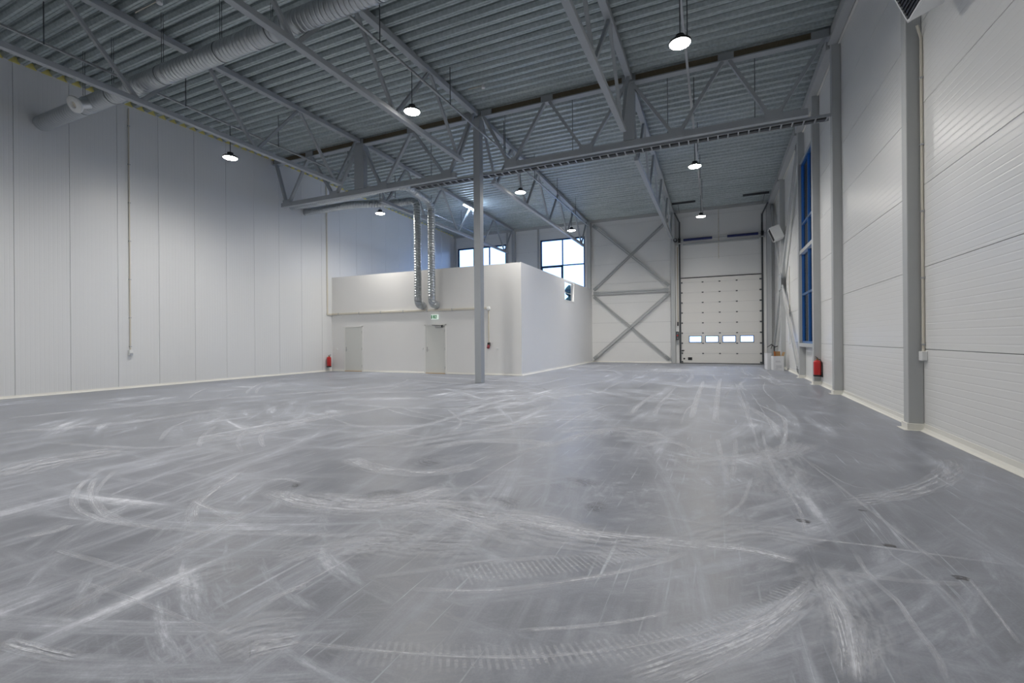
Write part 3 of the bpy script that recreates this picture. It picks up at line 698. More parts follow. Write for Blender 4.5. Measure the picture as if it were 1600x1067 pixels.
lamp_rail('thin lamp rail hung under the deck between the rightmost truss and the right wall', -.567, -4.9, 26, [-1, 2, 4.9, 7.8, 10.8, 14.2, 17.1, 20.0, 23.0])

# pendant high-bay lamps
SPOTS = {}
def pendant(label, x, y, z=6.97):
    t = thing('pendant_lamp', label, 'pendant lamp', (x, y, z), 'pendant high-bay lamps in rows')
    MB().tube([(x, y, z + .13), (x, y, 7.899)], .011, 8).build('hanger', MAT['rod'], t)
    MB().lathe([(.192, -.035), (.198, -.03), (.198, .0), (.16, .03), (.085, .05), (.08, .12), (.03, .14)], (x, y, z), n=32).build('housing', MAT['black'], t)
    MB().lathe([(.178, -.045), (.186, -.036)], (x, y, z), n=24).build('lens', MAT['lens'], t)
    if 'd' not in SPOTS:
        L = bpy.data.lights.new('lamp_beam', 'SPOT'); L.energy = SPOT; L.spot_size = math.radians(164); L.spot_blend = 1.0; L.shadow_soft_size = .16; L.color = (1.0, .955, .90); SPOTS['d'] = L
        D = L.copy(); D.energy = SPOT * .66; SPOTS['r'] = D
        for kk, ee in (('n', .45), ('m', .9), ('f', 1.25)): D = L.copy(); D.energy = SPOT * ee; SPOTS[kk] = D
    lo = bpy.data.objects.new('lamp_beam', SPOTS[('r' if y < 12 else 'm' if y < 20 else 'f') if x > -2 else ('f' if y > 20 else 'd')]); COL.objects.link(lo); lo.parent = t; lo.location = (0, 0, -.06)
    return t
XS = (-13.25, -6.645, -.567); YS = (9.12, 15.83, 22.48)
ll = {(0, 0): 'lit round pendant lamp near the left wall, this side of the girder', (1, 0): 'lit round pendant lamp beside the middle truss, this side of the girder',
      (2, 0): 'biggest brightest pendant lamp, nearest the viewer, left of the right wall', (0, 1): 'lit round pendant lamp before the bluish left wall, below the two spiral ducts',
      (1, 1): 'lit round pendant lamp just beyond the girder, right of the floor column', (2, 1): 'lit round pendant lamp just beyond the girder, nearest the right wall',
      (1, 2): 'small lit pendant lamp in front of the right-hand rear window', (2, 2): 'small lit pendant lamp above the overhead door'}
for (i, j), l in ll.items(): pendant(l, XS[i], YS[j])
pr = pendant('unseen pendant lamp added above the viewer to light the near floor', XS[0], 2.45); pr['group'] = 'added lamps outside the picture'  # unseen row of lamps, added to brighten the near floor
for x, y in ((XS[1], 2.45), (XS[2], 2.45)):
    c = copy_tree(pr); c.location = (x, y, 6.97)
    if x > -2:
        for ch in c.children:
            if ch.type == 'LIGHT': ch.data = SPOTS['n']
# lit tube lamp on the far truss
t = thing('tube_lamp', 'lit fluorescent tube lamp fixed along the far left truss', 'tube lamp', (-12.0, 21.5, 8.45))
MB().box(-12.04, -11.94, 20.85, 22.1, 8.52, 8.60).build('housing', MAT['white'], t)
MB().tube([(-11.99, 20.88, 8.49), (-11.99, 22.07, 8.49)], .03, 10).build('tube', MAT['tube'], t)

# smoke detectors on their conduits
for (x, y, dx, l) in ((-10.9, 5.95, -.9, 'white smoke detector under the deck above the big spiral duct'), (-6.2, 12.0, -.5, 'white smoke detector under the deck right of the floor column top')):
    z = zd(y)
    t = thing('smoke_detector', l, 'smoke detector', (x, y, z))
    MB().lathe([(.03, -.10), (.055, -.09), (.06, -.05), (.045, -.03), (.05, 0)], (x, y, z), n=20).build('head', MAT['white'], t)
    MB().tube([(x + dx, y, z - .012), (x - .05, y, z - .012)], .012, 6).build('conduit', MAT['conduit'], t)

# ------------------------------------------------------------------ spiral ducts
DY, DZ, DRAD = 6.22, 7.42, .195
t = thing('spiral_duct', 'big spiral-seam ventilation duct crossing the trusses from the left wall', 'duct', (-10, DY, DZ))
MB().tube([(XL + .002, DY, DZ), (-12.9, DY, DZ), (-9, DY, DZ), (-6, DY, DZ), (-2.6, DY, DZ)], DRAD, 32).build('pipe', MAT['duct'], t)
for x in (-14.35, -11.1, -8.3, -5.3):
    m = MB(); m.lathe([(DRAD + .002, -.05), (DRAD + .012, -.045), (DRAD + .012, -.03), (DRAD + .005, -.02), (DRAD + .005, .02), (DRAD + .012, .03), (DRAD + .012, .045), (DRAD + .002, .05)], (x, DY, DZ), (1, 0, 0), 32)
    m.build('coupling', MAT['ductend'], t)
for x in (-14.6, -13.3, -11.3, -9.3, -7.8, -5.2):
    m = MB(); m.lathe([(DRAD + .001, -.012), (DRAD + .004, -.012), (DRAD + .004, .012), (DRAD + .001, .012)], (x, DY, DZ), (1, 0, 0), 32)
    for s in (-1, 1): m.tube([(x, DY + s * .02, DZ + DRAD), (x, DY + s * .02, zd(DY))], .006, 6)
    m.build('hanger', MAT['rod'], t)
VX = -14.12
VD = Vector((.15, -.82, -.5)).normalized(); VP = Vector((VX, DY, DZ)) + VD * .46
m = MB(); m.tube([(VX, DY, DZ), VP], .125, 24); m.build('branch', MAT['ductend'], t)
v = MB(); v.lathe([(.12, .0), (.185, .0), (.195, .02), (.185, .06), (.13, .085), (.085, .085), (.07, .05), (.065, .0)], VP, VD, 32)
v.build('white_valve', MAT['white'], t)
MB().lathe([(.02, .0), (.06, .02), (.06, .04), (.02, .05)], VP, VD, 24).build('valve_cone', MAT['conduit'], t)

def duct_run(label, pts, r, loc, group, collars):
    t = thing('spiral_duct', label, 'duct', loc, group)
    MB().tube(pts, r, 24).build('pipe', MAT['duct'], t)
    for c, ax in collars:
        MB().lathe([(r + .001, -.035), (r + .01, -.03), (r + .01, .03), (r + .001, .035)], c, ax, 24).build('coupling', MAT['ductend'], t)
g = 'pair of spiral ducts turning down to the office box'
ra = .155; VA, VB_, VY = -10.82, -11.52, 16.12
pa = [(XL + .002, 14.25, 7.27), (-13.6, 14.25, 7.27)] + [(-13.1, 14.26, 7.29), (-12.6, 14.27, 7.33), (-12.1, 14.27, 7.35)]
pa += arc((VA - .45, 14.27 + .45, 7.35), -PI / 2, 0, .45, (1, 0, 0), (0, 1, 0), 7)
pa += [(VA, 15.3, 7.25)] + arc((VA, VY - .42, 7.22 - .42), PI / 2, 0, .42, (0, 1, 0), (0, 0, 1), 7)
pa += [(VA, VY, 5.0)] + arc((VA, VY + .20, 3.12), PI, 1.5 * PI, .20, (0, 1, 0), (0, 0, 1), 6) + [(VA, 16.497, 2.92)]
duct_run('right-hand thin spiral duct dropping in front of the office wall, above the exit sign', pa, ra, (VA, VY, 3), g,
         [((-13.5, 14.25, 7.27), (1, 0, 0)), ((-12.3, 14.27, 7.34), (1, 0, 0)), ((VA, 15.0, 7.30), (0, 1, -.15)), ((VA, VY, 6.75), (0, 0, 1)), ((VA, VY, 5.1), (0, 0, 1)), ((VA, VY, 3.17), (0, 0, 1)), ((VA, 16.44, 2.92), (0, 1, 0))])
pb = [(XL + .002, 15.0, 7.2), (-14.2, 15.0, 7.2)] + [(-13.9, 15.08, 7.21), (-13.5, 15.3, 7.24), (-13.1, 15.62, 7.28), (-12.8, 15.9, 7.32), (-12.5, 16.08, 7.36), (-12.2, VY, 7.37)]
pb += arc((VB_ - .36, VY, 7.38 - .36), PI / 2, 0, .36, (1, 0, 0), (0, 0, 1), 7)
pb += [(VB_, VY, 5.0)] + arc((VB_, VY + .20, 3.12), PI, 1.5 * PI, .20, (0, 1, 0), (0, 0, 1), 6) + [(VB_, 16.497, 2.92)]
duct_run('left-hand thin spiral duct dropping in front of the office wall, left of the exit sign', pb, ra, (VB_, VY, 3), g,
         [((-14.3, 15.0, 7.2), (1, 0, 0)), ((-13.3, 15.46, 7.26), (1, .8, 0)), ((VB_, VY, 6.9), (0, 0, 1)), ((VB_, VY, 5.4), (0, 0, 1)), ((VB_, VY, 3.17), (0, 0, 1)), ((VB_, 16.44, 2.92), (0, 1, 0))])

# ------------------------------------------------------------------ windows
def window(name, axis, face, a0, a1, z0, z1, mull, trans, fw=.09, depth=.08, glassoff=.03, lites=(), mat='navy'):
    c = (face, (a0 + a1) / 2, z0) if axis == 'X' else ((a0 + a1) / 2, face, z0)
    t = struct(empty(name, c))
    def put(mb, p0, p1, q0, q1, d0=0, d1=depth):
        if axis == 'X': mb.box(face + d0, face + d1, p0, p1, q0, q1)
        else: mb.box(p0, p1, face + d0, face + d1, q0, q1)
    m = MB(); put(m, a0, a1, z0, z0 + fw); put(m, a0, a1, z1 - fw, z1); put(m, a0, a0 + fw, z0, z1); put(m, a1 - fw, a1, z0, z1)
    m.build('frame', MAT[mat], t)
    for x in mull: m = MB(); put(m, x - .035, x + .035, z0 + fw, z1 - fw); m.build('mullion', MAT[mat], t)
    for z, p0, p1 in trans: m = MB(); put(m, p0, p1, z - .035, z + .035, .005, depth - .005); m.build('transom', MAT[mat], t)
    for p0, p1, q0, q1 in lites:
        m = MB(); k = .085
        put(m, p0, p1, q0, q0 + k, -.02, depth - .01); put(m, p0, p1, q1 - k, q1, -.02, depth - .01); put(m, p0, p0 + k, q0, q1, -.02, depth - .01); put(m, p1 - k, p1, q0, q1, -.02, depth - .01)
        m.build('opening_sash', MAT[mat], t)
    m = MB(); put(m, a0 + fw * .5, a1 - fw * .5, z0 + fw * .5, z1 - fw * .5, glassoff, glassoff + .006); m.build('glass', MAT['glass'], t)
    return t
window('window_1', 'Y', YB + .05, W1[0], W1[1], W1[2], W1[3], [-15.2, -14.0], [(6.1, W1[0], W1[1])])
window('window_2', 'Y', YB + .05, W2[0], W2[1], W2[2], W2[3], [-8.82], [(6.1, W2[0], W2[1]), (4.5, W2[0], W2[1])], lites=[(W2[0] + .06, -8.82, 4.5, 6.08)])
def side_window():
    x0 = 2.77
    t = window('window_3', 'X', x0, 16.39, 18.74, 1.22, 7.46, [17.55], [(5.35, 16.4, 18.74), (2.9, 16.4, 18.74)], fw=.07, depth=.10, glassoff=.05, mat='bluefrm')
    m = MB(); m.box(x0 - .06, x0 + .1, 16.385, 18.745, 4.30, 4.42); m.build('floor_band', MAT['rsteel'], t)
    m = MB(); m.box(x0 - .09, XR, 16.385, 18.745, 1.10, 1.22); m.build('window_sill', MAT['rsteel'], t, bevel=.008)
    m = MB(); m.box(x0 - .03, XR, 16.385, 18.745, 7.46, 7.52); m.build('head_trim', MAT['rsteel'], t)
side_window()
# jamb posts of the rear windows
m = MB()
for x in (-16.6, -12.62, -10.42): m.box(x - .05, x + .05, YB - .09, YB, 3.3, zd(YB) - .17)
struct(m.build('trim_3', MAT['rsteel']))

# ------------------------------------------------------------------ white office box
m = MB(); m.box(XL + .001, -6.93, 16.5, 16.62, 0, 4.45)
of = struct(m.build('wall_office_front', MAT['office']))
NB = (22.2, 23.9, 3.42, 4.36)
m = MB()
m.box(-7.05, -6.93, 16.62, NB[0], 0, 4.45); m.box(-7.05, -6.93, NB[1], YB, 0, 4.45); m.box(-7.05, -6.93, NB[0], NB[1], 0, NB[2]); m.box(-7.05, -6.93, NB[0], NB[1], NB[3], 4.45)
struct(m.build('wall_office_side', MAT['office']))
m = MB(); m.box(XL + .001, -7.05, 16.62, YB - .001, 3.0, 3.18); struct(m.build('floor_office_top', MAT['office']))
m = MB(); m.box(-7.10, -6.92, NB[1] - .12, NB[1] + .05, NB[2] - .05, 4.46); m.box(-7.06, -6.925, NB[0], NB[1], NB[2] - .045, NB[2])
struct(m.build('trim_4', MAT['frame']))
m = MB(); m.tube([(-7.6, 21.5, 4.0), (-7.6, 25.6, 4.0)], .025, 8)
for y in (21.5, 23.5, 25.6): m.tube([(-7.6, y, 3.18), (-7.6, y, 4.0)], .022, 8)
tag(m.build('guard_rail', MAT['conduit'], loc=(-7.6, 23.5, 3.18)), 'pale rail standing behind the small opening high in the office side wall', 'rail')

def hinged_door(name, xa, xb, ztop, closer=False):
    t = struct(empty(name, ((xa + xb) / 2, 16.5, 0)))
    m = MB(); f = .055
    m.box(xa, xa + f, 16.475, 16.5, 0, ztop); m.box(xb - f, xb, 16.475, 16.5, 0, ztop); m.box(xa, xb, 16.475, 16.5, ztop - f, ztop)
    m.build('door_frame', MAT['frame'], t, bevel=.004)
    l = MB().box(xa + f + .004, xb - f - .004, 16.483, 16.499, .03, ztop - f - .004).build('door_leaf', MAT['door'], t, bevel=.003)
    MB().box(xa + f, xb - f, 16.44, 16.5, 0, .026).build('threshold', MAT['wood'], t)
    h = MB(); hx = xa + f + .075
    h.box(hx - .02, hx + .02, 16.476, 16.483, .93, 1.14); h.tube([(hx, 16.483, 1.0), (hx, 16.43, 1.0), (hx + .12, 16.43, 1.0)], .011, 8); h.lathe([(.012, 0), (.012, .01)], (hx, 16.483, 1.09), (0, -1, 0), 12)
    h.build('lever_handle', MAT['chrome'], t)
    for z in (.25, 1.05, 1.82):
        MB().tube([(xb - f, 16.474, z - .06), (xb - f, 16.474, z + .06)], .010, 8).build('hinge', MAT['chrome'], t)
    if closer:
        c = MB(); c.box(xb - .52, xb - .12, 16.43, 16.483, ztop - .135, ztop - .07); c.build('door_closer', MAT['chrome'], t, bevel=.006)
        a = MB(); a.bar((xb - .17, 16.44, ztop - .06), (xb - .66, 16.43, ztop - .03), .03, .014); a.box(xb - .20, xb - .14, 16.42, 16.46, ztop - .14, ztop - .04); a.build('closer_arm', MAT['black'], t)
    return t
hinged_door('door_1', -15.98, -14.86, 2.11)
hinged_door('door_2', -11.45, -10.37, 2.10, True)

# exit sign on a bracket over the second door
t = thing('exit_sign', 'lit green and white running-man exit sign above the office door with a closer', 'exit sign', (-10.9, 16.45, 2.3))
MB().box(-11.06, -10.74, 16.40, 16.499, 2.31, 2.51).build('housing', MAT['signw'], t, bevel=.01)
m = MB()
y = 16.394; gs = MB()
gs.box(-11.05, -10.985, y, y + .005, 2.345, 2.475)               # arrow field
gs.box(-10.945, -10.755, y, y + .005, 2.34, 2.48); gs.build('green_panel', MAT['green'], t)
pm = MB(); q = y - .004
pm.prism([(-11.043, 2.41), (-11.025, 2.43), (-11.025, 2.416), (-10.993, 2.416), (-10.993, 2.404), (-11.025, 2.404), (-11.025, 2.39)], (0, q, 0), (0, q + .003, 0), (1, 0, 0), (0, 0, 1))
pm.lathe([(.012, 0), (.012, .003)], (-10.855, q + .003, 2.462), (0, -1, 0), 12)
for a, b in (((-10.85, 2.447), (-10.84, 2.405)), ((-10.84, 2.405), (-10.875, 2.38)), ((-10.875, 2.38), (-10.895, 2.352)), ((-10.84, 2.405), (-10.815, 2.375)), ((-10.815, 2.375), (-10.79, 2.375)), ((-10.85, 2.44), (-10.885, 2.425)), ((-10.85, 2.44), (-10.82, 2.42))):
    pm.bar((a[0], q + .0015, a[1]), (b[0], q + .0015, b[1]), .003, .012, side=(0, 1, 0))
pm.box(-10.785, -10.765, q, q + .003, 2.35, 2.47)
pm.build('running_man', MAT['signw'], t)

# surface conduit round the office wall
t = thing('conduit', 'cream cable duct running level along the office front wall from the left corner', 'conduit', (-12, 16.48, 2.69))
MB().box(XL + .055, -8.40, 16.44, 16.499, 2.66, 2.74).build('trunking', MAT['conduit'], t, bevel=.006)
for x in [-16.3 + 1.25 * k for k in range(7)]: MB().box(x - .02, x + .02, 16.435, 16.498, 2.652, 2.748).build('clip', MAT['galv'], t)
MB().lathe([(.075, 0), (.085, .01), (.085, .05), (.06, .065)], (-8.36, 16.498, 2.68), (0, -1, 0), 20).build('junction_box', MAT['white'], t)
MB().box(-8.385, -8.335, 16.47, 16.498, 1.32, 2.61).build('drop_conduit', MAT['conduit'], t)
t = thing('power_socket', 'dark red and black industrial socket under the cream drop conduit right of the floor column', 'socket', (-8.34, 16.45, 1.1))
MB().box(-8.39, -8.29, 16.41, 16.5, 1.18, 1.31).build('box', MAT['black'], t, bevel=.01)
MB().lathe([(.05, 0), (.06, .02), (.058, .12), (.05, .13)], (-8.34, 16.44, 1.20), (0, -.45, -.9), 20).build('cover', MAT['darkred'], t)
for x, z, l in ((-16.43, 1.03, 'small white light switch left of the left-hand office door'), (-11.56, 1.06, 'small white light switch left of the office door with a closer'), (-7.98, 1.07, 'small white light switch on the office wall right of the dark red socket')):
    t = thing('light_switch', l, 'switch', (x, 16.5, z))
    MB().box(x - .042, x + .042, 16.47, 16.5, z - .042, z + .042).build('plate', MAT['white'], t, bevel=.008)
    MB().box(x - .022, x + .022, 16.462, 16.47, z - .03, z + .03).build('rocker', MAT['frame'], t, bevel=.003)

# vertical conduits on the walls
t = thing('conduit', 'cream vertical conduit with a small socket at its foot on the left wall', 'conduit', (XL, 8.23, 1.1))
MB().tube([(XL + .022, 8.23, 1.2), (XL + .022, 8.23, 8.75)], .02, 8).build('pipe', MAT['conduit'], t)
for z in (1.3, 2.2, 3.4, 4.6, 5.8, 7.0, 8.2): MB().box(XL, XL + .045, 8.20, 8.26, z - .012, z + .012).build('clip', MAT['galv'], t)
MB().box(XL, XL + .07, 8.18, 8.28, 1.02, 1.2).build('socket', MAT['white'], t, bevel=.008)
MB().box(XL + .07, XL + .09, 8.195, 8.265, 1.03, 1.10).build('socket_flap', MAT['galv'], t)
t = thing('conduit', 'cream vertical conduit down the left wall into the office corner', 'conduit', (XL, 16.2, 2.69))
MB().box(XL + .002, XL + .04, 16.17, 16.23, 2.69, 8.75).build('pipe', MAT['conduit'], t)
MB().box(XL + .002, XL + .05, 16.15, 16.495, 2.65, 2.72).build('elbow', MAT['conduit'], t)
t = thing('conduit', 'cream vertical conduit beside the nearest right-wall column', 'conduit', (XR, 8.78, 1.1))
MB().tube([(XR - .02, 8.785, 1.2), (XR - .02, 8.785, 5.9), (XR - .10, 8.68, 6.05)], .018, 8).build('pipe', MAT['conduit'], t)
for z in (1.3, 2.3, 3.3, 4.3, 5.3): MB().box(XR - .042, XR, 8.76, 8.81, z - .012, z + .012).build('clip', MAT['galv'], t)
MB().box(XR - .07, XR, 8.69, 8.81, 1.06, 1.2).build('socket_box', MAT['white'], t, bevel=.008)

# ------------------------------------------------------------------ fire extinguishers
def extinguisher(label, x, y, z, h=.47, r=.098, wall=(1, 0), yawd=0):
    t = thing('fire_extinguisher', label, 'fire extinguisher', (x, y, z))
    b = MB(); b.lathe([(r * .9, .035), (r, .05), (r, h - .06), (r * .93, h - .025), (r * .7, h), (.03, h + .02)], (x, y, z), n=28); b.build('cylinder', MAT['red'], t)
    MB().lathe([(r * 1.0, 0), (r * 1.06, .01), (r * 1.06, .05), (r * .98, .055)], (x, y, z), n=28).build('base_ring', MAT['black'], t)
    v = MB(); v.lathe([(.022, 0), (.026, .02), (.02, .05)], (x, y, z + h + .015), n=12); v.build('valve', MAT['brass'], t)
    c, s = math.cos(yawd), math.sin(yawd)
    hd = MB(); hd.bar((x - .02 * c, y - .02 * s, z + h + .07), (x + .10 * c, y + .10 * s, z + h + .115), .022, .014); hd.bar((x - .02 * c, y - .02 * s, z + h + .055), (x + .09 * c, y + .09 * s, z + h + .06), .022, .012)
    hd.build('handle', MAT['black'], t)
    ho = MB(); px, py = -s, c
    ho.tube([(x + .02 * px, y + .02 * py, z + h + .045)] + [(x + (r + .03) * px * k, y + (r + .03) * py * k, zz) for k, zz in ((.6, z + h + .03), (.95, z + h - .06), (1.0, z + h - .2), (1.0, z + .12))], .013, 10)
    ho.tube([(x + (r + .03) * px, y + (r + .03) * py, z + .14), (x + (r + .035) * px, y + (r + .035) * py, z - .01)], [.016, .026], 12)
    ho.build('hose', MAT['black'], t)
    wx, wy = wall
    br = MB(); br.box(x + wx * r - .03 * abs(wy) - (.0), x + wx * (r + .045) + .03 * abs(wy), y + wy * r - .03 * abs(wx), y + wy * (r + .045) + .03 * abs(wx), z + h - .16, z + h - .10)
    br.build('bracket', MAT['chrome'], t)
    lb = MB()
    n = 10
    a0 = math.atan2(-wy, -wx)
    vs = []
    for k in range(n + 1):
        a = a0 - .75 + 1.5 * k / n
        for zz in (z + .14, z + h - .14): vs.append((x + (r + .0012) * math.cos(a), y + (r + .0012) * math.sin(a), zz))
    lb.add(vs, [(2 * k, 2 * k + 2, 2 * k + 3, 2 * k + 1) for k in range(n)], True)
    return t
extinguisher('red fire extinguisher hung on the grey column of the right wall', 2.745, 16.03, .26, wall=(0, 1), yawd=-2.2)
extinguisher('red fire extinguisher hung in the far left corner by the office wall', XL + .145, 16.15, .20, wall=(-1, 0), yawd=.3)

# ------------------------------------------------------------------ unit heaters on the right wall
def unit_heater(label, x, ya, yb, z, tilt=.38, h=.60, d=.40, arm_y=None):
    """x,z: lower front edge; grille looks into the room and down"""
    t = thing('unit_heater', label, 'heater', (x, (ya + yb) / 2, z))
    c, s = math.cos(tilt), math.sin(tilt)
    up = Vector((-s, 0, c)); bk = Vector((c, 0, s)); o = Vector((x, 0, z))
    def P(a, b, y): p = o + bk * a + up * b; return (p.x, y, p.z)
    def slab(mb, a0, a1, b0, b1, y0, y1):
        mb.add([P(a0, b0, y0), P(a1, b0, y0), P(a1, b0, y1), P(a0, b0, y1), P(a0, b1, y0), P(a1, b1, y0), P(a1, b1, y1), P(a0, b1, y1)],
               [(0, 3, 2, 1), (4, 5, 6, 7), (0, 1, 5, 4), (1, 2, 6, 5), (2, 3, 7, 6), (3, 0, 4, 7)])
    m = MB(); slab(m, .03, d, 0, h, ya, yb); m.build('casing', MAT['white'], t, bevel=.02)
    m = MB(); k = .025
    slab(m, 0, .04, 0, k, ya, yb); slab(m, 0, .04, h - k, h, ya, yb); slab(m, 0, .04, 0, h, ya, ya + k); slab(m, 0, .04, 0, h, yb - k, yb); m.build('front_rim', MAT['white'], t, bevel=.006)
    m = MB(); slab(m, .022, .03, k, h - k, ya + k, yb - k)
    n = 11
    for i in range(n):
        b = k + (h - 2 * k) * (i + .5) / n
        slab(m, .004, .024, b - .006, b + .006, ya + k, yb - k)
    m.build('louvre_grille', MAT['grille'], t)
    m = MB(); ay = arm_y if arm_y else (ya + yb) / 2
    q = P(d, h * .55, 0)
    m.bar((q[0] - .03, ay, q[2]), (XR, ay, q[2]), .06, .05); m.box(XR - .03, XR, ay - .07, ay + .07, q[2] - .16, q[2] + .16)
    m.bar((q[0] - .02, ay, q[2] - .02), (XR - .02, ay, q[2] - .15), .03, .03)
    m.build('wall_bracket', MAT['rsteel'], t)
    return t
unit_heater('white unit heater with black louvres at the top edge beside the nearest right-wall column', 2.40, 7.18, 7.83, 5.65)
unit_heater('small white unit heater on the far right wall near the overhead door', 2.40, 22.92, 23.5, 5.66)

# ------------------------------------------------------------------ braces
def brace(label, p, q, side, wid=.17, gap=.04, dep=.06, ends=True):
    t = thing('steel_brace', label, 'brace', p)
    p = Vector(p); q = Vector(q); d = (q - p).normalized(); sd = Vector(side); up = d.cross(sd).normalized()
    for k in (-1, 1):
        o = up * (k * (wid + gap) / 4)
        MB().bar(p + o, q + o, dep, (wid - gap) / 2, side=side).build('flat_section', MAT['rsteel'], t)
    m = MB()
    for a, b in ([(p, p + d * .32), (q, q - d * .32)] if ends else []):
        MB().bar(a, b, dep * .5, wid * 1.15, side=side).build('end_plate', MAT['steel'], t)
    m = MB()
    for e, k in ((p, 1), (q, -1)):
        for i in range(3):
            for j in (-1, 1):
                c = e + d * (k * (.05 + .07 * i)) + up * (j * wid * .27) - Vector(side) * (dep * .5)
                m.lathe([(.016, 0), (.016, .02)], c, -Vector(side), 6)
    m.build('bolts', MAT['rod'], t)
S = (0, 1, 0); YX = 27.60
XA, XB = -6.80, -2.42
brace('upper cross brace on the rear wall falling from the left column to the overhead-door side', (XA, YX, 8.35), (XB, YX, 4.45), S)
brace('upper cross brace on the rear wall rising from the office corner to the right', (XA, YX + .09, 4.40), (XB, YX + .09, 8.25), S)
brace('level strut between the two crosses on the rear wall', (XA, YX, 4.20), (XB, YX, 4.20), S)
brace('lower cross brace on the rear wall falling from the office side to the door side', (XA, YX + .09, 4.0), (XB, YX + .09, .2), S)
brace('lower cross brace on the rear wall rising from the office foot to the door side', (XA, YX, .2), (XB, YX, 4.0), S)
S2 = (1, 0, 0)
brace('right-wall diagonal brace from the mid-height joint up to the tall blue window head', (2.72, 23.5, 4.1), (2.72, 19.10, 8.3), S2, wid=.20, gap=.01, dep=.075)
brace('right-wall diagonal brace from the mid-height joint down to the foot of the window column', (2.72, 23.5, 3.7), (2.72, 19.10, .2), S2, wid=.20, gap=.01, dep=.075)
brace('diagonal brace on the right wall from the mid-height joint up to the rear corner', (2.72, 23.95, 4.1), (2.72, 27.4, 8.3), S2, wid=.20, gap=.01, dep=.075)
brace('diagonal brace on the right wall from the mid-height joint down behind the white cartons', (2.72, 23.95, 3.7), (2.72, 27.4, .2), S2, wid=.20, gap=.01, dep=.075)
m = MB(); m.box(2.655, 2.678, 23.35, 24.15, 3.55, 4.25); tag(m.build('gusset_plate', MAT['steel'], loc=(2.66, 23.75, 3.55)), 'bolted joint plate at mid height of the far right-wall column', 'joint plate')
# ------------------------------------------------------------------ sectional overhead door in the rear wall
DX0, DX1, DZ1, DYF = -1.79, 2.26, 4.80, 27.69
door = struct(empty('door_3', (0.23, DYF, 0)))
zs = [.03, .56] + [.56 + .57 * k for k in range(1, 8)] + [DZ1]
wins = [(-1.37, -.70), (-.52, .16), (.345, 1.02), (1.21, 1.89)]
for i in range(len(zs) - 1):
    z0, z1 = zs[i] + .004, zs[i + 1] - .004
    m = MB()
    if i == 2:
        a, b = 1.17, 1.55; x = DX0
        m.box(DX0, DX1, DYF, DYF + .045, z0, a); m.box(DX0, DX1, DYF, DYF + .045, b, z1)
        for w0, w1 in wins + [(DX1, DX1)]:
            m.box(x, w0, DYF, DYF + .045, a, b); x = w1
        s = m.build('door_section', MAT['section'], door)
        for w0, w1 in wins:
            f = MB(); k = .035
            f.box(w0, w1, DYF - .012, DYF + .05, a, a + k); f.box(w0, w1, DYF - .012, DYF + .05, b - k, b); f.box(w0, w0 + k, DYF - .012, DYF + .05, a, b); f.box(w1 - k, w1, DYF - .012, DYF + .05, a, b)
            f.build('window_frame', MAT['black'], s)
            MB().box(w0 + .02, w1 - .02, DYF + .02, DYF + .026, a + .02, b - .02).build('window_pane', MAT['glass'], s)
    else:
        m.box(DX0, DX1, DYF, DYF + .045, z0, z1)
        s = m.build('door_section', MAT['section'], door)
    if i < len(zs) - 2:
        MB().box(DX0, DX1, DYF + .03, DYF + .044, zs[i + 1] - .02, zs[i + 1] + .02).build('joint_seal', MAT['galv'], s)
    if i:
        for x in (-.64, .22, 1.07):
            h = MB(); h.box(x - .045, x + .045, DYF - .022, DYF, zs[i] - .03, zs[i] + .03); h.tube([(x - .05, DYF - .02, zs[i]), (x + .05, DYF - .02, zs[i])], .012, 8); h.build('hinge', MAT['rod'], s)
    for x in (DX0 + .05, DX1 - .05):
        h = MB(); h.box(x - .05, x + .05, DYF - .03, DYF, zs[i] + (.03 if i == 0 else -.03), zs[i] + (.10 if i == 0 else .045)); h.build('roller_hinge', MAT['rod'], s)
MB().box(DX0, DX1, DYF - .005, DYF + .05, 0.0, .035).build('bottom_seal', MAT['black'], door)
MB().box(DX0 - .02, DX1 + .02, DYF - .02, DYF + .055, DZ1 + .0, DZ1 + .045).build('top_seal', MAT['black'], door)
m = MB(); m.lathe([(.05, 0), (.05, .02)], (DX0 + .16, DYF, .26), (0, -1, 0), 16); m.build('pull_knob', MAT['black'], door)
m = MB(); m.box(DX0 + .36, DX0 + .58, DYF - .02, DYF, .18, .34); m.box(DX0 + .41, DX0 + .53, DYF - .035, DYF - .02, .22, .28); m.build('step_handle', MAT['black'], door)
m = MB(); m.box(DX0 + .02, DX0 + .17, DYF - .05, DYF, .70, .75); m.build('slide_bolt', MAT['black'], door)
# pale side strips between leaf and tracks
m = MB(); m.box(DX0 - .0, DX0 + .018, DYF - .04, DYF, .1, DZ1); m.build('edge_strip', MAT['galv'], door)
# tracks, shaft, springs
t = thing('door_track_gear', 'vertical tracks, shaft and blue coil springs above the overhead door', 'door gear', (0.23, 27.6, 6.9))
for x, s in ((DX0 - .04, 1), (DX1 + .04, -1)):
    m = MB(); m.box(x - .04, x + .04, 27.63, 27.66, .02, 8.0); m.box(x - .04, x - .03, 27.58, 27.66, .02, 8.0); m.box(x + .03, x + .04, 27.60, 27.66, .02, 8.0)
    m.build('vertical_track', MAT['rod'], t)
    m = MB(); m.bar((x, 27.62, 7.98), (x - s * .22, 27.1, 8.42), .06, .05, side=(1, 0, 0)); m.build('track_bend', MAT['rod'], t)
    m = MB(); m.lathe([(.06, 0), (.13, .01), (.13, .03), (.11, .04), (.11, .10), (.13, .11), (.13, .13), (.06, .14)], (x - .07, 27.52, 6.95), (1, 0, 0), 20); m.build('cable_drum', MAT['black'], t)
    m = MB(); m.box(x - .11, x + .11, 27.45, 27.62, 6.76, 6.80); m.build('drum_bracket', MAT['rsteel'], t)
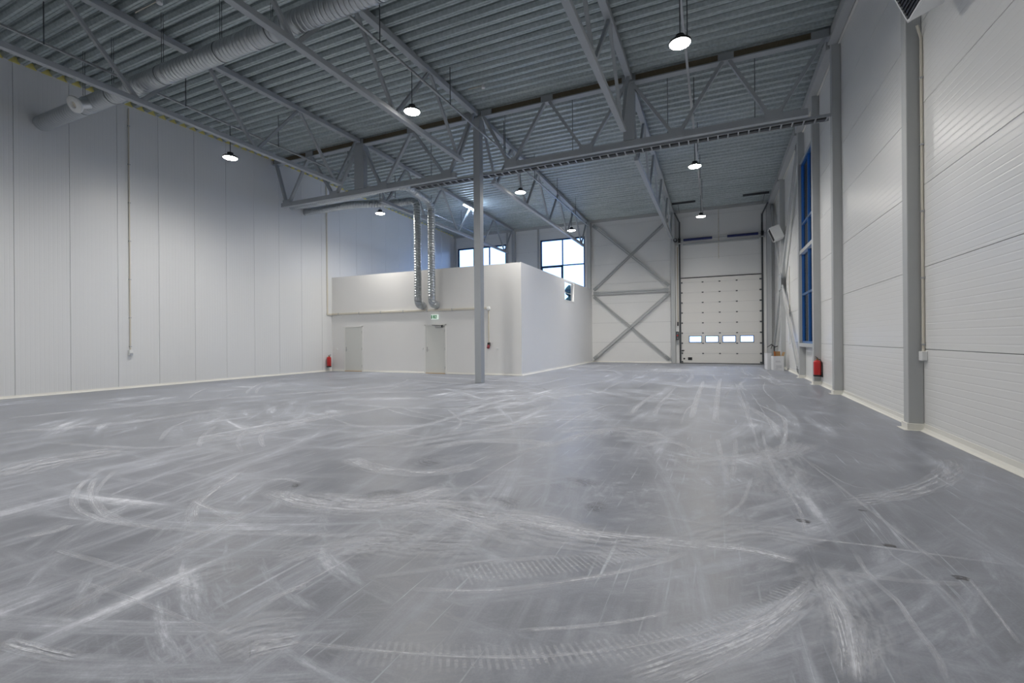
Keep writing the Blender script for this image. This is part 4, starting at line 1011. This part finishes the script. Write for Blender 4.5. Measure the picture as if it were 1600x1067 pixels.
MB().tube([(DX0 - .1, 27.52, 6.95), (DX1 + .2, 27.52, 6.95)], .014, 8).build('shaft', MAT['galv'], t)
for a, b in ((-1.62, -.14), (.62, 2.10)):
    m = MB(); prof = []; n = 54
    for i in range(n + 1):
        hh = (b - a) * i / n
        prof += [(.066, hh), (.074, hh + (b - a) / n * .4)]
    m.lathe(prof, (a, 27.52, 6.95), (1, 0, 0), 16); m.build('coil_spring', MAT['blue'], t)
MB().box(-1.65, 2.15, 27.64, 27.70, 6.68, 6.76).build('anchor_rail', MAT['rsteel'], t)
# drive motor
t = thing('door_motor', 'dark round drive motor left of the blue springs', 'motor', (-2.0, 27.5, 6.95))
MB().lathe([(.05, 0), (.10, .02), (.11, .04), (.11, .16), (.08, .19)], (-2.035, 27.50, 6.95), (0, -1, 0), 20).build('housing', MAT['black'], t)
MB().lathe([(.045, 0), (.06, .01), (.06, .03)], (-2.035, 27.31, 6.95), (0, -1, 0), 16).build('end_cap', MAT['galv'], t)
# jambs beside the door
m = MB(); m.box(-2.06, DX0 - .09, 27.64, YB, 0, 6.7); m.box(DX1 + .09, 2.49, 27.64, YB, 0, 8.2); struct(m.build('trim_5', MAT['office']))
# control box
t = thing('control_box', 'grey door control box with a red button left of the overhead door', 'control box', (-1.97, 27.6, 1.3))
MB().box(-2.05, -1.90, 27.55, 27.64, 1.32, 1.80).build('casing', MAT['rod'], t, bevel=.01)
MB().lathe([(.04, 0), (.045, .02), (.03, .03)], (-1.975, 27.55, 1.58), (0, -1, 0), 16).build('red_button', MAT['red'], t)
for z in (1.70, 1.42): MB().lathe([(.02, 0), (.02, .015)], (-1.975, 27.55, z), (0, -1, 0), 12).build('push_button', MAT['galv'], t)
MB().box(-2.02, -1.91, 27.60, 27.64, 1.06, 1.28).build('instruction_card', MAT['galv'], t)
t = thing('key_switch', 'small dark switch on the door jamb above the control box', 'switch', (-1.95, 27.6, 2.15))
MB().box(-1.985, -1.91, 27.58, 27.64, 2.12, 2.34).build('casing', MAT['black'], t, bevel=.006)
MB().tube([(-1.945, 27.62, 2.34), (-1.945, 27.62, 6.6)], .012, 8).build('cable', MAT['brass'], t)
t = thing('conduit', 'thin cream conduit on the rear wall above the overhead door', 'conduit', (.19, YB, 5.8))
MB().tube([(.19, YB - .015, 5.82), (.19, YB - .015, 8.52)], .016, 8).build('pipe', MAT['conduit'], t)
for z in (5.95, 6.6, 7.3, 8.0): MB().box(.165, .215, YB - .034, YB, z - .01, z + .01).build('clip', MAT['galv'], t)
# ceiling supports of the door gear
for x0, x1, l in ((-2.1, -.92, 'dark angle iron under the deck above the left side of the overhead door'), (1.32, 2.5, 'dark angle iron under the deck above the right side of the overhead door')):
    t = thing('support_angle', l, 'angle iron', ((x0 + x1) / 2, 26.1, 8.62))
    m = MB(); m.box(x0, x1, 26.1, 26.16, 8.62, 8.63); m.box(x0, x1, 26.1, 26.11, 8.62, zd(26.1)); m.build('angle', MAT['rod'], t)
    m = MB(); xr_ = x0 + .3 if x0 < 0 else x1 - .2; m.tube([(xr_, 26.13, 8.63), (xr_, 27.2, 8.45)], .012, 6); m.build('stay_rod', MAT['rod'], t)

# ------------------------------------------------------------------ cartons by the right wall
t = thing('carton', 'open white printed carton with brown flaps on the floor before the right wall', 'carton', (2.42, 22.6, 0))
M1 = Matrix.Translation((2.44, 22.78, 0)) @ Matrix.Rotation(.12, 4, 'Z')
def carton(t, Mx, w, d, h, flaps=True):
    k = .006
    m = MB(); m.box(-w / 2, w / 2, -d / 2, -d / 2 + k, 0, h); m.box(-w / 2, w / 2, d / 2 - k, d / 2, 0, h); m.box(-w / 2, -w / 2 + k, -d / 2, d / 2, 0, h); m.box(w / 2 - k, w / 2, -d / 2, d / 2, 0, h); m.box(-w / 2, w / 2, -d / 2, d / 2, 0, k)
    m.xform(Mx).build('body', MAT['cardw'], t)
    m = MB(); e = .001
    m.box(-w / 2 + k, w / 2 - k, d / 2 - k - .004, d / 2 - k - e, k, h); m.box(w / 2 - k - .004, w / 2 - k - e, -d / 2 + k, d / 2 - k, k, h); m.box(-w / 2 + k + e, -w / 2 + k + .004, -d / 2 + k, d / 2 - k, k, h)
    m.xform(Mx).build('lining', MAT['card'], t)
    if flaps:
        f = MB(); f.bar((w * .10, d / 2, h + .001), (w * .10, d / 2 + .03, h + .19), .26, .006, side=(1, 0, 0)); f.xform(Mx).build('flap', MAT['card'], t)
        f = MB(); f.bar((w / 2, 0, h + .001), (w / 2 + .05, 0, h + .17), .006, d * .9, side=(1, 0, 0)); f.xform(Mx).build('flap', MAT['card'], t)
    p = MB()
    for zz, x0, x1 in ((.40, -.12, .06), (.36, -.12, .08), (.20, -.10, .12), (.16, -.10, .11), (.12, -.10, .12), (.07, -.13, -.02)):
        p.box(x0, x1, -d / 2 - .002, -d / 2 - .0005, zz, zz + .014)
    p.xform(Mx).build('print', MAT['ink'], t)
carton(t, M1, .40, .42, .62)
t = thing('carton', 'narrow white carton standing just left of the open white carton', 'carton', (2.2, 23.3, 0))
M2 = Matrix.Translation((2.13, 23.25, 0)) @ Matrix.Rotation(.12, 4, 'Z')
m = MB(); m.box(-.09, .09, -.25, .25, 0, .72); m.xform(M2).build('body', MAT['cardw'], t, bevel=.004)
m = MB(); m.box(.0901, .092, -.22, .22, .10, .62); m.xform(M2).build('print', MAT['ink'], t)
t = thing('power_tool', 'black hand tool with an orange-brown grip sticking out of the open carton', 'tool', (2.36, 22.8, .5))
m = MB(); m.tube([(2.40, 22.80, .02), (2.37, 22.80, .55), (2.33, 22.80, .82)], .035, 12); m.build('grip', MAT['orange'], t)
m = MB(); m.tube([(2.33, 22.80, .82), (2.32, 22.80, 1.04), (2.22, 22.79, 1.12), (2.06, 22.78, 1.0)], [.02, .03, .028, .012], 12); m.tube([(2.33, 22.8, 1.0), (2.46, 22.8, 1.05)], .02, 10); m.tube([(2.26, 22.79, 1.10), (2.20, 22.79, .93)], .014, 8); m.build('head', MAT['black'], t)

# small fittings on the far right wall
t = thing('valve_board', 'narrow pale fittings board on the right wall beside the far wall column', 'fittings board', (XR, 22.3, 1.6))
MB().box(XR - .06, XR, 22.2, 22.42, 1.15, 1.75).build('plate', MAT['white'], t, bevel=.006)
for z in (2.0, 2.3): MB().box(XR - .09, XR, 22.25, 22.37, z, z + .16).build('switch_box', MAT['galv'], t)
MB().tube([(XR - .02, 22.31, 1.75), (XR - .02, 22.31, 4.4)], .014, 8).build('pipe', MAT['conduit'], t)

# ------------------------------------------------------------------ outdoors
g = MB(); g.box(-90, 90, YB + .4, 140, -.35, -.1); g.box(XR + .4, 90, -60, YB + .4, -.35, -.1); g.box(-90, XL - .4, -60, YB + .4, -.35, -.1); g.box(XL - .4, XR + .4, -60, YF - .4, -.35, -.1)
struct(g.build('ground', MAT['ground']))
ax = MB(); ax.box(XR + .45, 16, 31, 31.4, -.1, 11.5); ax.box(XR + .45, XR + .75, 31.4, 45, -.1, 11.5)  # added wall: blocks the bright sky, shows blue through the tall right window
struct(ax.build('wall_added_blue', MAT['annex']))
rng = random.Random(5)
for x, h in ((-29.2, 8.6), (-24.6, 9.4), (-20.0, 9.0), (-15.4, 8.2)):
    y = 66 + rng.uniform(-2, 2)
    t = thing('tree', 'distant dark tree outside the rear window, glimpsed through the office wall opening', 'tree', (x, y, -.1), 'trees outside the rear window')
    m = MB()
    for j in range(60):
        a, rr, zz = rng.uniform(0, 6.28), rng.uniform(.2, 1.9), rng.uniform(1.5, h)
        rr *= max(.25, 1 - zz / h * .8); s = rng.uniform(.35, .8); c = (x + rr * math.cos(a), y + rr * math.sin(a), zz)
        m.lathe([(.05, -s), (s * .8, -s * .5), (s, 0), (s * .75, s * .55), (.05, s)], c, (rng.uniform(-.4, .4), rng.uniform(-.4, .4), 1), 7)
    m.build('crown', MAT['hedge'], t)
    MB().tube([(x, y, -.1), (x, y, h * .7)], [.18, .08], 8).build('trunk', MAT['bark'], t)

# ------------------------------------------------------------------ tidy and colour management
for o in bpy.data.objects:
    if '_org' in o.keys(): del o['_org']
vs_ = SC.view_settings
SC.display_settings.display_device = 'sRGB'
vs_.view_transform = 'Standard'; vs_.look = 'None'; vs_.gamma = 1.0; vs_.exposure = EXPOSURE; vs_.use_curve_mapping = False
cy = SC.cycles
cy.use_denoising = True; cy.max_bounces = 10; cy.diffuse_bounces = 6; cy.glossy_bounces = 4; cy.transparent_max_bounces = 24
cy.sample_clamp_indirect = 6.0; cy.caustics_reflective = False; cy.caustics_refractive = False
